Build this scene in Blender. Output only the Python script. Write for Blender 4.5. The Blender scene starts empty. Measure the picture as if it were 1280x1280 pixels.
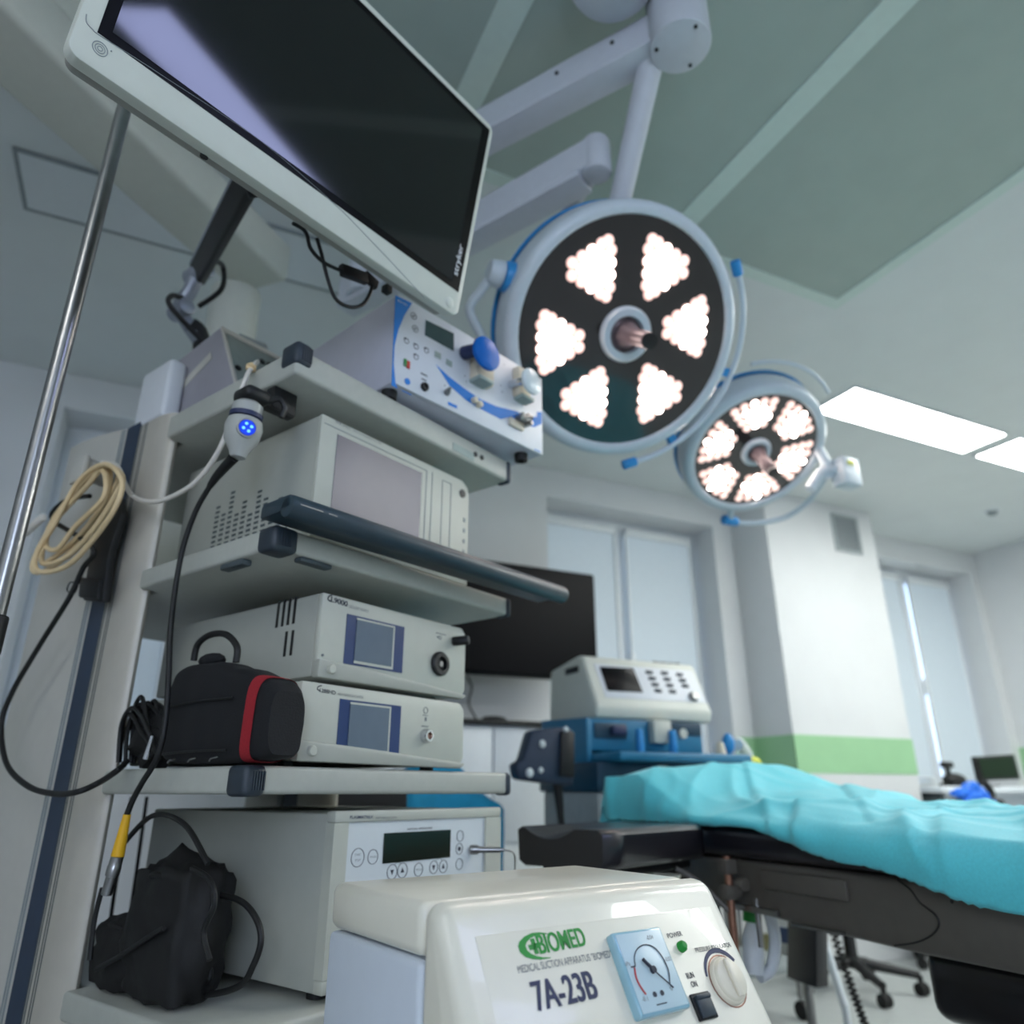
import bpy, bmesh, math, random
from mathutils import Vector, Matrix, Quaternion, noise
random.seed(7)
S = bpy.context.scene
COL = S.collection
R = math.radians
V = Vector

# ------------------------------------------------------------------ camera
CAMZ, FPX, PITCH, YAW = 0.9, 920.0, math.atan(350 / 920), R(25.5)
cam = bpy.data.cameras.new('camera')
cam.sensor_width = 36.0
cam.lens = FPX / 1280 * 36
cam.clip_start = 0.02
cam.dof.use_dof = True
cam.dof.focus_distance = 0.84
cam.dof.aperture_fstop = 3.4
camo = bpy.data.objects.new('camera', cam)
COL.objects.link(camo)
camo.location = (0, 0, CAMZ)
camo.rotation_euler = (R(90) + PITCH, 0, -YAW)
S.camera = camo
CAM = V((0, 0, CAMZ))
FW = V((math.sin(YAW) * math.cos(PITCH), math.cos(YAW) * math.cos(PITCH), math.sin(PITCH)))
RT = V((math.cos(YAW), -math.sin(YAW), 0))
UP = RT.cross(FW)

def ray(x, y):
    return FW + RT * ((x - 640) / FPX) - UP * ((y - 640) / FPX)

def at_depth(x, y, d):
    return CAM + ray(x, y) * d

# frames: world matrix of a working coordinate system
ROOM = Matrix.Identity(4)
def frame(o, yaw):
    return Matrix.Translation(V(o)) @ Matrix.Rotation(yaw, 4, 'Z')
CART = frame((0.1252, 1.0627, 0), R(27.2))
BIO = frame((0.254, 0.658, 0), R(10.6))

def on(fr, o, n):
    """measured point -> point of the plane (o, n) of frame fr, in frame coordinates"""
    wo = fr @ V(o)
    wn = (fr.to_3x3() @ V(n))
    inv = fr.inverted()
    def f(x, y, lift=0.0):
        r = ray(x, y)
        t = (wo - CAM).dot(wn) / r.dot(wn)
        return inv @ (CAM + r * t) + V(n).normalized() * lift
    return f

# ------------------------------------------------------------------ materials
def lin(c):
    return tuple(((v / 255) / 12.92 if v <= 10 else ((v / 255 + 0.055) / 1.055) ** 2.4) for v in c)

MATS = {}
def mat(name, rgb, rough=0.5, metal=0.0, var=0.06, scale=40, bump=0.0, emit=None, strength=0, coat=0.0, spec=0.5, sheen=0.0):
    m = bpy.data.materials.new(name)
    m.use_nodes = True
    nt = m.node_tree
    b = nt.nodes['Principled BSDF']
    c = lin(rgb)
    tc = nt.nodes.new('ShaderNodeTexCoord')
    nz = nt.nodes.new('ShaderNodeTexNoise')
    nz.inputs['Scale'].default_value = scale
    nz.inputs['Detail'].default_value = 4
    nt.links.new(tc.outputs['Object'], nz.inputs['Vector'])
    rp = nt.nodes.new('ShaderNodeValToRGB')
    lo = tuple(max(0, v * (1 - var)) for v in c)
    hi = tuple(min(1, v * (1 + var)) for v in c)
    rp.color_ramp.elements[0].position = 0.3
    rp.color_ramp.elements[1].position = 0.7
    rp.color_ramp.elements[0].color = (*lo, 1)
    rp.color_ramp.elements[1].color = (*hi, 1)
    nt.links.new(nz.outputs['Fac'], rp.inputs['Fac'])
    nt.links.new(rp.outputs['Color'], b.inputs['Base Color'])
    b.inputs['Roughness'].default_value = rough
    b.inputs['Metallic'].default_value = metal
    b.inputs['Specular IOR Level'].default_value = spec
    b.inputs['Coat Weight'].default_value = coat
    b.inputs['Sheen Weight'].default_value = sheen
    if bump:
        bp = nt.nodes.new('ShaderNodeBump')
        bp.inputs['Strength'].default_value = bump
        bp.inputs['Distance'].default_value = 0.002
        nt.links.new(nz.outputs['Fac'], bp.inputs['Height'])
        nt.links.new(bp.outputs['Normal'], b.inputs['Normal'])
    if emit:
        b.inputs['Emission Color'].default_value = (*lin(emit), 1)
        b.inputs['Emission Strength'].default_value = strength
    MATS[name] = m
    return m

mat('wall_paint', (216, 218, 219), 0.6, var=0.015, scale=6, bump=0.05)
mat('ceiling_paint', (216, 221, 220), 0.7, var=0.02, scale=5, bump=0.05)
mat('canopy_panel', (164, 178, 170), 0.55, var=0.03, scale=9)
mat('canopy_strip', (202, 218, 210), 0.5, var=0.02)
mat('green_band', (150, 196, 150), 0.5, var=0.03, scale=8)
mat('floor_vinyl', (172, 177, 176), 0.35, var=0.04, scale=12)
mat('olive_skirting', (120, 118, 84), 0.5, var=0.05)
mat('window_plastic', (226, 230, 232), 0.35, var=0.01)
mat('blind_fabric', (205, 214, 220), 0.8, var=0.03, scale=80, emit=(188, 214, 236), strength=0.07)  # weak emission stands in for daylight coming through the fabric
mat('daylight_glass', (210, 225, 240), 0.1, emit=(205, 225, 255), strength=1.6)
mat('lamp_panel', (250, 252, 250), 0.5, emit=(251, 253, 249), strength=9.5)
mat('lamp_panel_fill', (250, 252, 250), 0.5, emit=(251, 253, 249), strength=16.0)
mat('daylight_fill', (210, 225, 240), 0.1, emit=(214, 228, 255), strength=5.0)
mat('lamp_panel_cool', (205, 214, 250), 0.5, emit=(190, 200, 255), strength=5.0)
mat('lamp_panel_off', (214, 220, 222), 0.5, var=0.01)
mat('joint_grey', (140, 148, 150), 0.6)
mat('cart_paint', (178, 180, 171), 0.45, var=0.03, scale=60, bump=0.04)
mat('cart_panel', (188, 186, 178), 0.5, var=0.02)
mat('column_alloy', (188, 183, 172), 0.42, metal=0.15, var=0.03, scale=30)
mat('navy_inlay', (36, 52, 74), 0.45, var=0.08)
mat('cap_plastic', (44, 54, 64), 0.45, var=0.1, bump=0.05)
mat('device_shell', (190, 192, 180), 0.45, var=0.02, bump=0.03)
mat('device_side', (172, 174, 164), 0.5, var=0.02)
mat('device_white', (214, 218, 224), 0.4, var=0.015)
mat('pump_side', (192, 192, 204), 0.5, var=0.02)
mat('console_grey', (150, 148, 156), 0.5, var=0.03)
mat('console_face', (128, 138, 134), 0.35, var=0.05)
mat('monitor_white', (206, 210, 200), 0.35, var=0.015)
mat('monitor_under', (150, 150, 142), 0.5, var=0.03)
mat('tv_black', (13, 14, 18), 0.3, var=0.1, spec=0.08)
mat('keyboard_navy', (40, 58, 68), 0.4, var=0.08)
mat('screen_black', (11, 12, 16), 0.06, var=0.1, spec=0.6)
mat('bezel_black', (8, 8, 9), 0.3, var=0.1, spec=0.12)
mat('screen_violet', (98, 93, 107), 0.27, var=0.12, scale=6, spec=0.45)
mat('screen_slate', (92, 106, 120), 0.2, var=0.04, emit=(80, 104, 130), strength=0.03)
mat('lcd_dark', (52, 74, 76), 0.2, var=0.05)
mat('lcd_olive', (30, 34, 24), 0.18, var=0.08)
mat('screen_navy', (16, 50, 102), 0.3, var=0.05)
mat('chrome', (208, 210, 214), 0.16, metal=1.0, var=0.03)
mat('steel', (150, 150, 150), 0.28, metal=1.0, var=0.06)
mat('copper_rod', (150, 110, 92), 0.35, metal=0.8, var=0.1)
mat('arm_silver', (150, 156, 168), 0.35, metal=0.5, var=0.03)
mat('black_plastic', (15, 16, 18), 0.5, var=0.15, bump=0.04)
mat('black_rubber', (11, 12, 13), 0.55, var=0.15)
mat('black_gloss', (18, 18, 22), 0.18, var=0.1)
mat('bag_nylon', (14, 15, 19), 0.85, var=0.25, scale=400, bump=0.25)
mat('strap_red', (150, 22, 34), 0.8, var=0.12, scale=300, bump=0.2)
mat('pouch_dark', (9, 9, 10), 0.7, var=0.2, scale=60, bump=0.3)
mat('cable_cream', (230, 204, 158), 0.5, var=0.05)
mat('cable_white', (226, 220, 210), 0.5, var=0.03)
mat('yellow_plastic', (226, 172, 20), 0.45, var=0.05)
mat('handpiece_grey', (170, 172, 168), 0.45, var=0.03)
mat('blue_glow', (20, 60, 200), 0.3, emit=(20, 70, 255), strength=0.25)
mat('blue_dot', (120, 180, 255), 0.3, emit=(90, 170, 255), strength=0.8)
mat('pump_blue', (0, 118, 206), 0.4, var=0.03)
mat('knob_blue', (0, 98, 186), 0.42, var=0.05, spec=.25)
mat('cream_block', (220, 208, 186), 0.5, var=0.03)
mat('label_grey', (150, 164, 158), 0.5)
mat('ink', (40, 46, 60), 0.6)
mat('ink_navy', (34, 44, 82), 0.5)
mat('ink_soft', (100, 106, 112), 0.6)
mat('ink_white', (220, 222, 226), 0.5)
mat('ink_green', (22, 140, 48), 0.5)
mat('signal_red', (190, 30, 30), 0.4)
mat('signal_green', (40, 130, 60), 0.4)
mat('biomed_shell', (232, 228, 212), 0.3, var=0.012, coat=0.25)
mat('biomed_panel', (226, 228, 222), 0.4, var=0.01)
mat('biomed_cover', (206, 214, 224), 0.45, var=0.012)
mat('gauge_face', (192, 214, 222), 0.3, var=0.03)
mat('gauge_rim', (146, 190, 206), 0.15, var=0.05, coat=0.6)
mat('knob_cream', (230, 222, 202), 0.35, var=0.02)
mat('lamp_housing', (196, 206, 214), 0.32, var=0.02, coat=0.2)
mat('lamp_arm', (198, 202, 210), 0.4, var=0.02)
mat('lamp_face', (40, 36, 36), 0.12, var=0.1, coat=0.5)
mat('lamp_blue', (40, 140, 205), 0.4, var=0.05)
mat('led', (255, 236, 226), 0.3, emit=(255, 240, 230), strength=16.0)
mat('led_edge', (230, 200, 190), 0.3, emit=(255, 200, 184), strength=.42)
mat('led_outer', (240, 215, 205), 0.3, emit=(255, 222, 210), strength=.62)  # outer lenses dimmer and pinker, imitating glare that fades from the cluster centre
mat('handle_mauve', (112, 96, 100), 0.35, metal=0.3, var=0.08)
mat('pendant_white', (196, 198, 188), 0.5, var=0.02)
mat('drape_cyan', (92, 214, 228), 0.55, var=0.05, scale=200, bump=0.12, sheen=0.2)
mat('blue_sheet', (28, 166, 214), 0.7, var=0.08, scale=30, bump=0.15)
mat('table_pad', (30, 29, 35), 0.34, var=0.1, scale=120, bump=0.05, coat=0.25)
mat('table_frame', (88, 84, 78), 0.4, var=0.06)
mat('table_seam', (20, 19, 18), 0.5)
mat('vent_shell', (212, 214, 204), 0.45, var=0.02)
mat('vent_blue', (32, 116, 154), 0.4, var=0.05)
mat('vent_blue_dark', (18, 58, 80), 0.45, var=0.06)
mat('grille', (160, 168, 170), 0.5)
mat('grille_dark', (70, 80, 84), 0.6)
mat('glove_blue', (30, 110, 220), 0.45, var=0.12, scale=25, bump=0.2)
mat('white_enamel', (224, 230, 236), 0.4, var=0.015)
mat('bag_yellow', (210, 214, 60), 0.5, var=0.05)
mat('clear_plastic', (214, 224, 226), 0.2, var=0.03)
mat('teal_glass', (60, 150, 130), 0.3, var=0.1)

# ------------------------------------------------------------------ mesh builder
class MB:
    def __init__(self):
        self.bm = bmesh.new()
        self.mi = 0
    def _add(self, verts, faces):
        vs = [self.bm.verts.new(v) for v in verts]
        for f in faces:
            try:
                self.bm.faces.new([vs[i] for i in f])
            except ValueError:
                pass
        return vs
    def box(self, x0, x1, y0, y1, z0, z1, bev=0.0, seg=2, M=None):
        t = bmesh.new()
        bmesh.ops.create_cube(t, size=1.0)
        c = V(((x0 + x1) / 2, (y0 + y1) / 2, (z0 + z1) / 2))
        s = V((abs(x1 - x0), abs(y1 - y0), abs(z1 - z0)))
        for v in t.verts:
            v.co = V((v.co.x * s.x, v.co.y * s.y, v.co.z * s.z)) + c
        if bev > 0:
            bmesh.ops.bevel(t, geom=t.edges[:], offset=min(bev, min(s) * 0.49), segments=seg, profile=0.5, affect='EDGES')
        self.merge(t, M)
        return self
    def merge(self, t, M=None):
        t.verts.ensure_lookup_table()
        idx = {v: i for i, v in enumerate(t.verts)}
        self._add([(M @ v.co) if M else v.co.copy() for v in t.verts], [[idx[v] for v in f.verts] for f in t.faces])
        t.free()
    def cyl(self, p0, p1, r0, r1=None, n=24, bev=0.0):
        r1 = r0 if r1 is None else r1
        p0, p1 = V(p0), V(p1)
        d = (p1 - p0)
        L = d.length
        if bev:
            return self.lathe([(0, 0), (r0 - bev, 0), (r0 - bev * .3, bev * .3), (r0, bev), (r1, L - bev), (r1 - bev * .3, L - bev * .3), (r1 - bev, L), (0, L)], p0, d, n)
        return self.lathe([(0, 0), (r0, 0), (r1, L), (0, L)], p0, d, n)
    def lathe(self, prof, o, axis, n=32):
        a = V(axis).normalized()
        ref = V((0, 0, 1)) if abs(a.z) < 0.9 else V((1, 0, 0))
        e1 = a.cross(ref).normalized()
        e2 = a.cross(e1)
        o = V(o)
        rings = []
        for r, h in prof:
            if r < 1e-6:
                rings.append([self.bm.verts.new(o + a * h)])
            else:
                rings.append([self.bm.verts.new(o + a * h + (e1 * math.cos(2 * math.pi * k / n) + e2 * math.sin(2 * math.pi * k / n)) * r) for k in range(n)])
        for A, B in zip(rings, rings[1:]):
            for k in range(n):
                k2 = (k + 1) % n
                if len(A) == 1 and len(B) == 1:
                    continue
                if len(A) == 1:
                    f = [A[0], B[k], B[k2]]
                elif len(B) == 1:
                    f = [A[k], A[k2], B[0]]
                else:
                    f = [A[k], A[k2], B[k2], B[k]]
                self.bm.faces.new(f).material_index = self.mi
        return self
    def tube(self, pts, r, n=10, smooth=8, closed=False, r_end=None):
        P = [V(p) for p in pts]
        Q = []
        if smooth and len(P) > 2:
            m = len(P)
            rng = range(m if closed else m - 1)
            for i in rng:
                g = (lambda k: P[k % m]) if closed else (lambda k: P[max(0, min(m - 1, k))])
                a, b, c, d = g(i - 1), g(i), g(i + 1), g(i + 2)
                for s in range(smooth):
                    t = s / smooth
                    Q.append(0.5 * ((2 * b) + (c - a) * t + (2 * a - 5 * b + 4 * c - d) * t * t + (3 * b - a - 3 * c + d) * t ** 3))
            if not closed:
                Q.append(P[-1])
        else:
            Q = P
        m = len(Q)
        def tan(i):
            if closed:
                return (Q[(i + 1) % m] - Q[i - 1]).normalized()
            return (Q[min(m - 1, i + 1)] - Q[max(0, i - 1)]).normalized()
        t0 = tan(0)
        nrm = t0.orthogonal().normalized()
        rings = []
        for i in range(m):
            t = tan(i)
            nrm = (nrm - t * nrm.dot(t))
            nrm = nrm.normalized() if nrm.length > 1e-6 else t.orthogonal().normalized()
            b = t.cross(nrm)
            rr = r if r_end is None else r + (r_end - r) * i / (m - 1)
            rings.append([self.bm.verts.new(Q[i] + (nrm * math.cos(2 * math.pi * k / n) + b * math.sin(2 * math.pi * k / n)) * rr) for k in range(n)])
        pairs = list(zip(rings, rings[1:])) + ([(rings[-1], rings[0])] if closed else [])
        for A, B in pairs:
            for k in range(n):
                self.bm.faces.new([A[k], A[(k + 1) % n], B[(k + 1) % n], B[k]])
        if not closed:
            self.bm.faces.new(rings[0][::-1])
            self.bm.faces.new(rings[-1])
        return self
    def prism(self, pts, d, bev=0.0, seg=2):
        """polygon pts extruded by vector d"""
        pts = [V(p) for p in pts]
        d = V(d)
        n = len(pts)
        t = bmesh.new()
        a = [t.verts.new(p) for p in pts]
        b = [t.verts.new(p + d) for p in pts]
        t.faces.new(a[::-1])
        t.faces.new(b)
        for k in range(n):
            t.faces.new([a[k], a[(k + 1) % n], b[(k + 1) % n], b[k]])
        bmesh.ops.recalc_face_normals(t, faces=t.faces[:])
        if bev > 0:
            bmesh.ops.bevel(t, geom=t.edges[:], offset=bev, segments=seg, profile=0.5, affect='EDGES', clamp_overlap=True)
        self.merge(t)
        return self
    def disc(self, c, n, r, t=0.001, ang=24, sy=1.0):
        return self.lathe([(0, 0), (r, 0), (r, t), (0, t)], c, n, ang)
    def ring(self, c, n, r, w=0.0008, ang=28):
        return self.lathe([(r - w, 0), (r + w, 0), (r + w, 0.0006), (r - w, 0.0006), (r - w, 0)], c, n, ang)
    def ball(self, c, r, sc=(1, 1, 1), sub=2, M=None, jitter=0.0):
        t = bmesh.new()
        bmesh.ops.create_icosphere(t, subdivisions=sub, radius=1.0)
        for v in t.verts:
            k = 1.0
            if jitter:
                k += jitter * noise.noise(v.co * 2.1 + V(c) * 9)
            v.co = V((v.co.x * sc[0], v.co.y * sc[1], v.co.z * sc[2])) * r * k
            if M:
                v.co = M @ v.co
            v.co += V(c)
        self.merge(t)
        return self
    def grid(self, fn, nu, nv):
        vs = [[self.bm.verts.new(fn(i / nu, j / nv)) for j in range(nv + 1)] for i in range(nu + 1)]
        for i in range(nu):
            for j in range(nv):
                self.bm.faces.new([vs[i][j], vs[i + 1][j], vs[i + 1][j + 1], vs[i][j + 1]])
        return self

ORG, FRM = {}, {}
def _props(o, label, cat, group, kind):
    if label: o['label'] = label
    if cat: o['category'] = cat
    if group: o['group'] = group
    if kind: o['kind'] = kind

def thing(name, label, cat, fr=ROOM, org=(0, 0, 0), group=None, kind=None):
    o = bpy.data.objects.new(name, None)
    o.empty_display_size = 0.05
    COL.objects.link(o)
    o.matrix_world = fr @ Matrix.Translation(V(org))
    ORG[o.name], FRM[o.name] = V(org), fr
    _props(o, label, cat, group, kind)
    return o

def finish(mb, name, m, shift, angle=38):
    bm = mb.bm
    bmesh.ops.recalc_face_normals(bm, faces=bm.faces[:])
    for v in bm.verts:
        v.co -= shift
    me = bpy.data.meshes.new(name)
    bm.to_mesh(me)
    bm.free()
    for k_ in ([m] if isinstance(m, str) else m):
        me.materials.append(MATS[k_])
    me.shade_smooth()
    me.set_sharp_from_angle(angle=R(angle))
    return me

def part(name, mb, m, parent, label=None, angle=38):
    o = bpy.data.objects.new(name, finish(mb, name, m, ORG[parent.name], angle))
    COL.objects.link(o)
    o.parent = parent
    ORG[o.name], FRM[o.name] = ORG[parent.name], FRM[parent.name]
    if label: o['label'] = label
    return o

def solo(name, mb, m, label=None, cat=None, fr=ROOM, org=(0, 0, 0), group=None, kind=None, angle=38):
    o = bpy.data.objects.new(name, finish(mb, name, m, V(org), angle))
    COL.objects.link(o)
    o.matrix_world = fr @ Matrix.Translation(V(org))
    ORG[o.name], FRM[o.name] = V(org), fr
    _props(o, label, cat, group, kind)
    return o

def text(parent, s, A, B, n, m, h=None, bold=0.0, name='lettering', lift=0.0006, squeeze=True):
    """lettering between the baseline points A and B (frame coordinates) on a face with normal n"""
    A, B, n = V(A), V(B), V(n).normalized()
    cu = bpy.data.curves.new('t', 'FONT')
    cu.body = s
    cu.size = 1.0
    cu.extrude = 0.0
    cu.offset = min(bold, .012)
    to = bpy.data.objects.new('t', cu)
    COL.objects.link(to)
    bpy.context.view_layer.update()
    dg = bpy.context.evaluated_depsgraph_get()
    me = bpy.data.meshes.new_from_object(to.evaluated_get(dg))
    bpy.data.objects.remove(to)
    if bold > .012:
        tb_ = bmesh.new()
        tb_.from_mesh(me)
        g0_ = tb_.verts[:] + tb_.edges[:] + tb_.faces[:]
        for dx in (-bold, bold):
            dup = bmesh.ops.duplicate(tb_, geom=g0_)['geom']
            for e_ in dup:
                if isinstance(e_, bmesh.types.BMVert):
                    e_.co.x += dx
                    e_.co.z += dx * .004
        tb_.to_mesh(me)
        tb_.free()
    xs = [v.co.x for v in me.vertices]
    x0, x1 = min(xs), max(xs)
    X = (B - A)
    L = X.length
    X.normalize()
    Y = n.cross(X)
    kx = L / (x1 - x0)
    ky = (h / 0.70) if h else kx
    sh = ORG[parent.name]
    for v in me.vertices:
        v.co = A + X * ((v.co.x - x0) * kx) + Y * (v.co.y * ky) + n * (lift + v.co.z) - sh
    me.name = name
    me.materials.clear()
    me.materials.append(MATS[m])
    o = bpy.data.objects.new(name, me)
    COL.objects.link(o)
    o.parent = parent
    ORG[o.name], FRM[o.name] = ORG[parent.name], FRM[parent.name]
    return o

def lerp_tab(tab, x):
    if x <= tab[0][0]: return tab[0][1]
    for (a, va), (b, vb) in zip(tab, tab[1:]):
        if x <= b:
            t = (x - a) / (b - a)
            t = t * t * (3 - 2 * t)
            return va + (vb - va) * t
    return tab[-1][1]
def quad(mb, f, pix, d):
    mb.prism([f(*p) for p in pix], d)
    return mb

NY = V((0, -1, 0))

# ------------------------------------------------------------------ the room
CEIL, BACK, RIGHT, LEFT, NEAR = 2.82, 3.77, 6.22, -2.6, -3.2
solo('floor', MB().box(LEFT - .2, RIGHT + .2, NEAR, BACK + .3, -0.1, 0), 'floor_vinyl', kind='structure')
solo('ceiling', MB().box(LEFT - .2, RIGHT + .2, NEAR, BACK + .3, CEIL + .03, CEIL + .15), 'ceiling_paint', kind='structure')
# lower plaster ceiling around the canopy
m = MB()
CX0, CX1, CY0, CY1 = -0.92, 2.37, -1.6, 1.77
m.box(CX1, RIGHT, NEAR, BACK, CEIL, CEIL + .03).box(LEFT, CX0, NEAR, BACK, CEIL, CEIL + .03)
m.box(CX0, CX1, CY1, BACK, CEIL, CEIL + .03).box(CX0, CX1, NEAR, CY0, CEIL, CEIL + .03)
solo('trim_1', m, 'ceiling_paint', kind='structure')
solo('ceiling_panel', MB().box(CX0, CX1, CY0, CY1, CEIL + .003, CEIL + .03), 'canopy_panel', kind='structure')
m = MB()
w = .05
m.box(CX1 - w, CX1, CY0, CY1, CEIL - .003, CEIL + .02).box(CX0, CX0 + w, CY0, CY1, CEIL - .003, CEIL + .02)
m.box(CX0 + w, CX1 - w, CY1 - w, CY1, CEIL - .003, CEIL + .02).box(CX0 + w, CX1 - w, CY0, CY0 + w, CEIL - .003, CEIL + .02)
solo('trim_2', m, 'canopy_strip', kind='structure')
for k, x in enumerate((-0.34, .575, 1.475)):
    solo('trim_%d' % (3 + k), MB().box(x - .042, x + .042, CY0, CY1 - .03, CEIL - .001, CEIL + .01), 'canopy_strip', kind='structure')

WIN = [(-.6, .72), (2.04, 3.35), (4.82, 6.12)]
WZ0, WZ1 = .90, 2.64
m = MB()
xs = [LEFT - .2] + [v for a in WIN for v in a] + [RIGHT + .2]
for k in range(0, len(xs), 2):
    m.box(xs[k], xs[k + 1], BACK, BACK + .3, 0, CEIL + .03)
for a, b in WIN:
    m.box(a, b, BACK, BACK + .3, 0, WZ0).box(a, b, BACK, BACK + .3, WZ1, CEIL + .03)
solo('wall_back', m, 'wall_paint', kind='structure')
solo('wall_right', MB().box(RIGHT, RIGHT + .2, NEAR, BACK, 0, CEIL + .03), 'wall_paint', kind='structure')
solo('wall_left', MB().box(LEFT - .2, LEFT, NEAR, BACK, 0, CEIL + .03), 'wall_paint', kind='structure')
PX0, PX1, PY = 3.517, 4.555, 3.44
solo('wall_pillar', MB().box(PX0, PX1, PY, BACK, 0, CEIL, .004), 'wall_paint', kind='structure')
# green band
m = MB()
g0, g1 = 1.005, 1.225
m.box(WIN[1][1] + .012, PX0, BACK - .004, BACK, g0, g1).box(PX0 - .004, PX0, PY - .004, BACK, g0, g1)
m.box(PX0 - .004, PX1 + .004, PY - .004, PY, g0, g1).box(PX1, PX1 + .004, PY, BACK, g0, g1)
m.box(PX1, WIN[2][0], BACK - .004, BACK, g0, g1).box(WIN[0][1], WIN[1][0], BACK - .004, BACK, g0, g1)
m.box(LEFT, WIN[0][0], BACK - .004, BACK, g0, g1).box(RIGHT - .004, RIGHT, NEAR, BACK, g0, g1)
solo('trim_6', m, 'green_band', kind='structure')
solo('baseboard_back', MB().box(LEFT, RIGHT, BACK - .02, BACK, 0, .13), 'olive_skirting', kind='structure')
# near wall, behind the camera, with an unseen window added to light the left side
m = MB()
NW = (-1.9, -.25)
m.box(LEFT - .2, NW[0], NEAR - .2, NEAR, 0, CEIL + .03).box(NW[1], RIGHT + .2, NEAR - .2, NEAR, 0, CEIL + .03)
m.box(NW[0], NW[1], NEAR - .2, NEAR, 0, .9).box(NW[0], NW[1], NEAR - .2, NEAR, 2.64, CEIL + .03)
solo('wall_near', m, 'wall_paint', kind='structure')

def window(n, x0, x1, y, d=1, glass='daylight_glass'):
    r = thing('window_%d' % n, None, None, ROOM, ((x0 + x1) / 2, y, WZ0), kind='structure')
    t = .055
    f = MB()
    f.box(x0, x0 + t, y, y + .06 * d, WZ0, WZ1, .006).box(x1 - t, x1, y, y + .06 * d, WZ0, WZ1, .006)
    f.box(x0 + t, x1 - t, y + .001 * d, y + .06 * d, WZ1 - t, WZ1).box(x0 + t, x1 - t, y + .001 * d, y + .06 * d, WZ0, WZ0 + t)
    c = (x0 + x1) / 2
    f.box(c - .032, c + .032, y - .001 * d, y + .059 * d, WZ0 + t, WZ1 - t)
    part('window_frame', f, 'window_plastic', r)
    for a, b in ((x0 + t, c - .032), (c + .032, x1 - t)):
        s = MB()
        q = .05
        s.box(a, a + q, y - .018 * d, y + .03 * d, WZ0 + t, WZ1 - t, .006).box(b - q, b, y - .018 * d, y + .03 * d, WZ0 + t, WZ1 - t, .006)
        s.box(a + q, b - q, y - .017 * d, y + .03 * d, WZ1 - t - q, WZ1 - t - .0005).box(a + q, b - q, y - .017 * d, y + .03 * d, WZ0 + t + .0005, WZ0 + t + q)
        part('window_sash', s, 'window_plastic', r)
        part('pane', MB().box(a + q, b - q, y + .012 * d, y + .016 * d, WZ0 + t + q, WZ1 - t - q), glass, r)
    hm = MB().box(c + .05, c + .075, y - .045 * d, y - .018 * d, 1.62, 1.74, .006)
    part('window_handle', hm, 'window_plastic', r)
    return r
for k, (a, b) in enumerate(WIN):
    window(k + 1, a, b, 4.0)
window(4, NW[0], NW[1], NEAR - .1, -1, 'daylight_fill')  # added out of view; glowing panes light the cart side and ceiling

BL = ['white roller blind just behind the cart column and the steel pole',
      'white roller blind hidden mostly behind the equipment cart shelves',
      'pale roller blind directly behind the black wall television',
      'pale roller blind hanging between the wall television and the white pillar',
      'roller blind next to the pillar on the far window, daylight along its edge',
      'grey roller blind on the far window above the desk, farther from the pillar']
def blind(x0, x1, z0, label):
    r = thing('roller_blind', label, 'window blind', ROOM, ((x0 + x1) / 2, 3.96, z0), group='roller blinds on the windows')
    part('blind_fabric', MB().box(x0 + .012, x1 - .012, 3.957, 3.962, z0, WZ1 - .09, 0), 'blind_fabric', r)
    part('blind_cassette', MB().box(x0, x1, 3.935, 3.975, WZ1 - .11, WZ1 - .055, .012), 'window_plastic', r)
    part('bottom_bar', MB().cyl((x0 + .01, 3.959, z0), (x1 - .01, 3.959, z0), .009, n=12), 'window_plastic', r)
    part('side_guide', MB().box(x0, x0 + .014, 3.945, 3.972, z0, WZ1 - .1, .003), 'window_plastic', r)
    part('side_guide', MB().box(x1 - .014, x1, 3.945, 3.972, z0, WZ1 - .1, .003), 'window_plastic', r)
k = 0
for a, b in WIN:
    c = (a + b) / 2
    for q0, q1 in ((a + .07, c - .04), (c + .04, b - .07)):
        z0 = 1.0
        if k == 4:
            q1 -= .0
        blind(q0 + (.0 if k != 5 else .03), q1, z0, BL[k])
        k += 1

# air vent on the pillar
v = thing('air_vent', 'grey slatted air vent high on the front of the white pillar', 'vent', ROOM, (4.25, PY, 2.46))
vx0, vx1, vz0, vz1 = 4.14, 4.40, 2.47, 2.755
f = MB().box(vx0, vx1, PY - .012, PY, vz0, vz0 + .02, .003).box(vx0, vx1, PY - .012, PY, vz1 - .02, vz1, .003)
f.box(vx0, vx0 + .02, PY - .012, PY, vz0 + .02, vz1 - .02).box(vx1 - .02, vx1, PY - .012, PY, vz0 + .02, vz1 - .02)
part('vent_frame', f, 'grille', v)
part('backing', MB().box(vx0 + .01, vx1 - .01, PY - .003, PY - .001, vz0 + .01, vz1 - .01), 'grille_dark', v)
s = MB()
for i in range(14):
    z = vz0 + .024 + i * (vz1 - vz0 - .048) / 13
    s.box(vx0 + .02, vx1 - .02, PY - .011, PY - .004, z - .0045, z + .0045, .001)
part('slats', s, 'grille', v)

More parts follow.
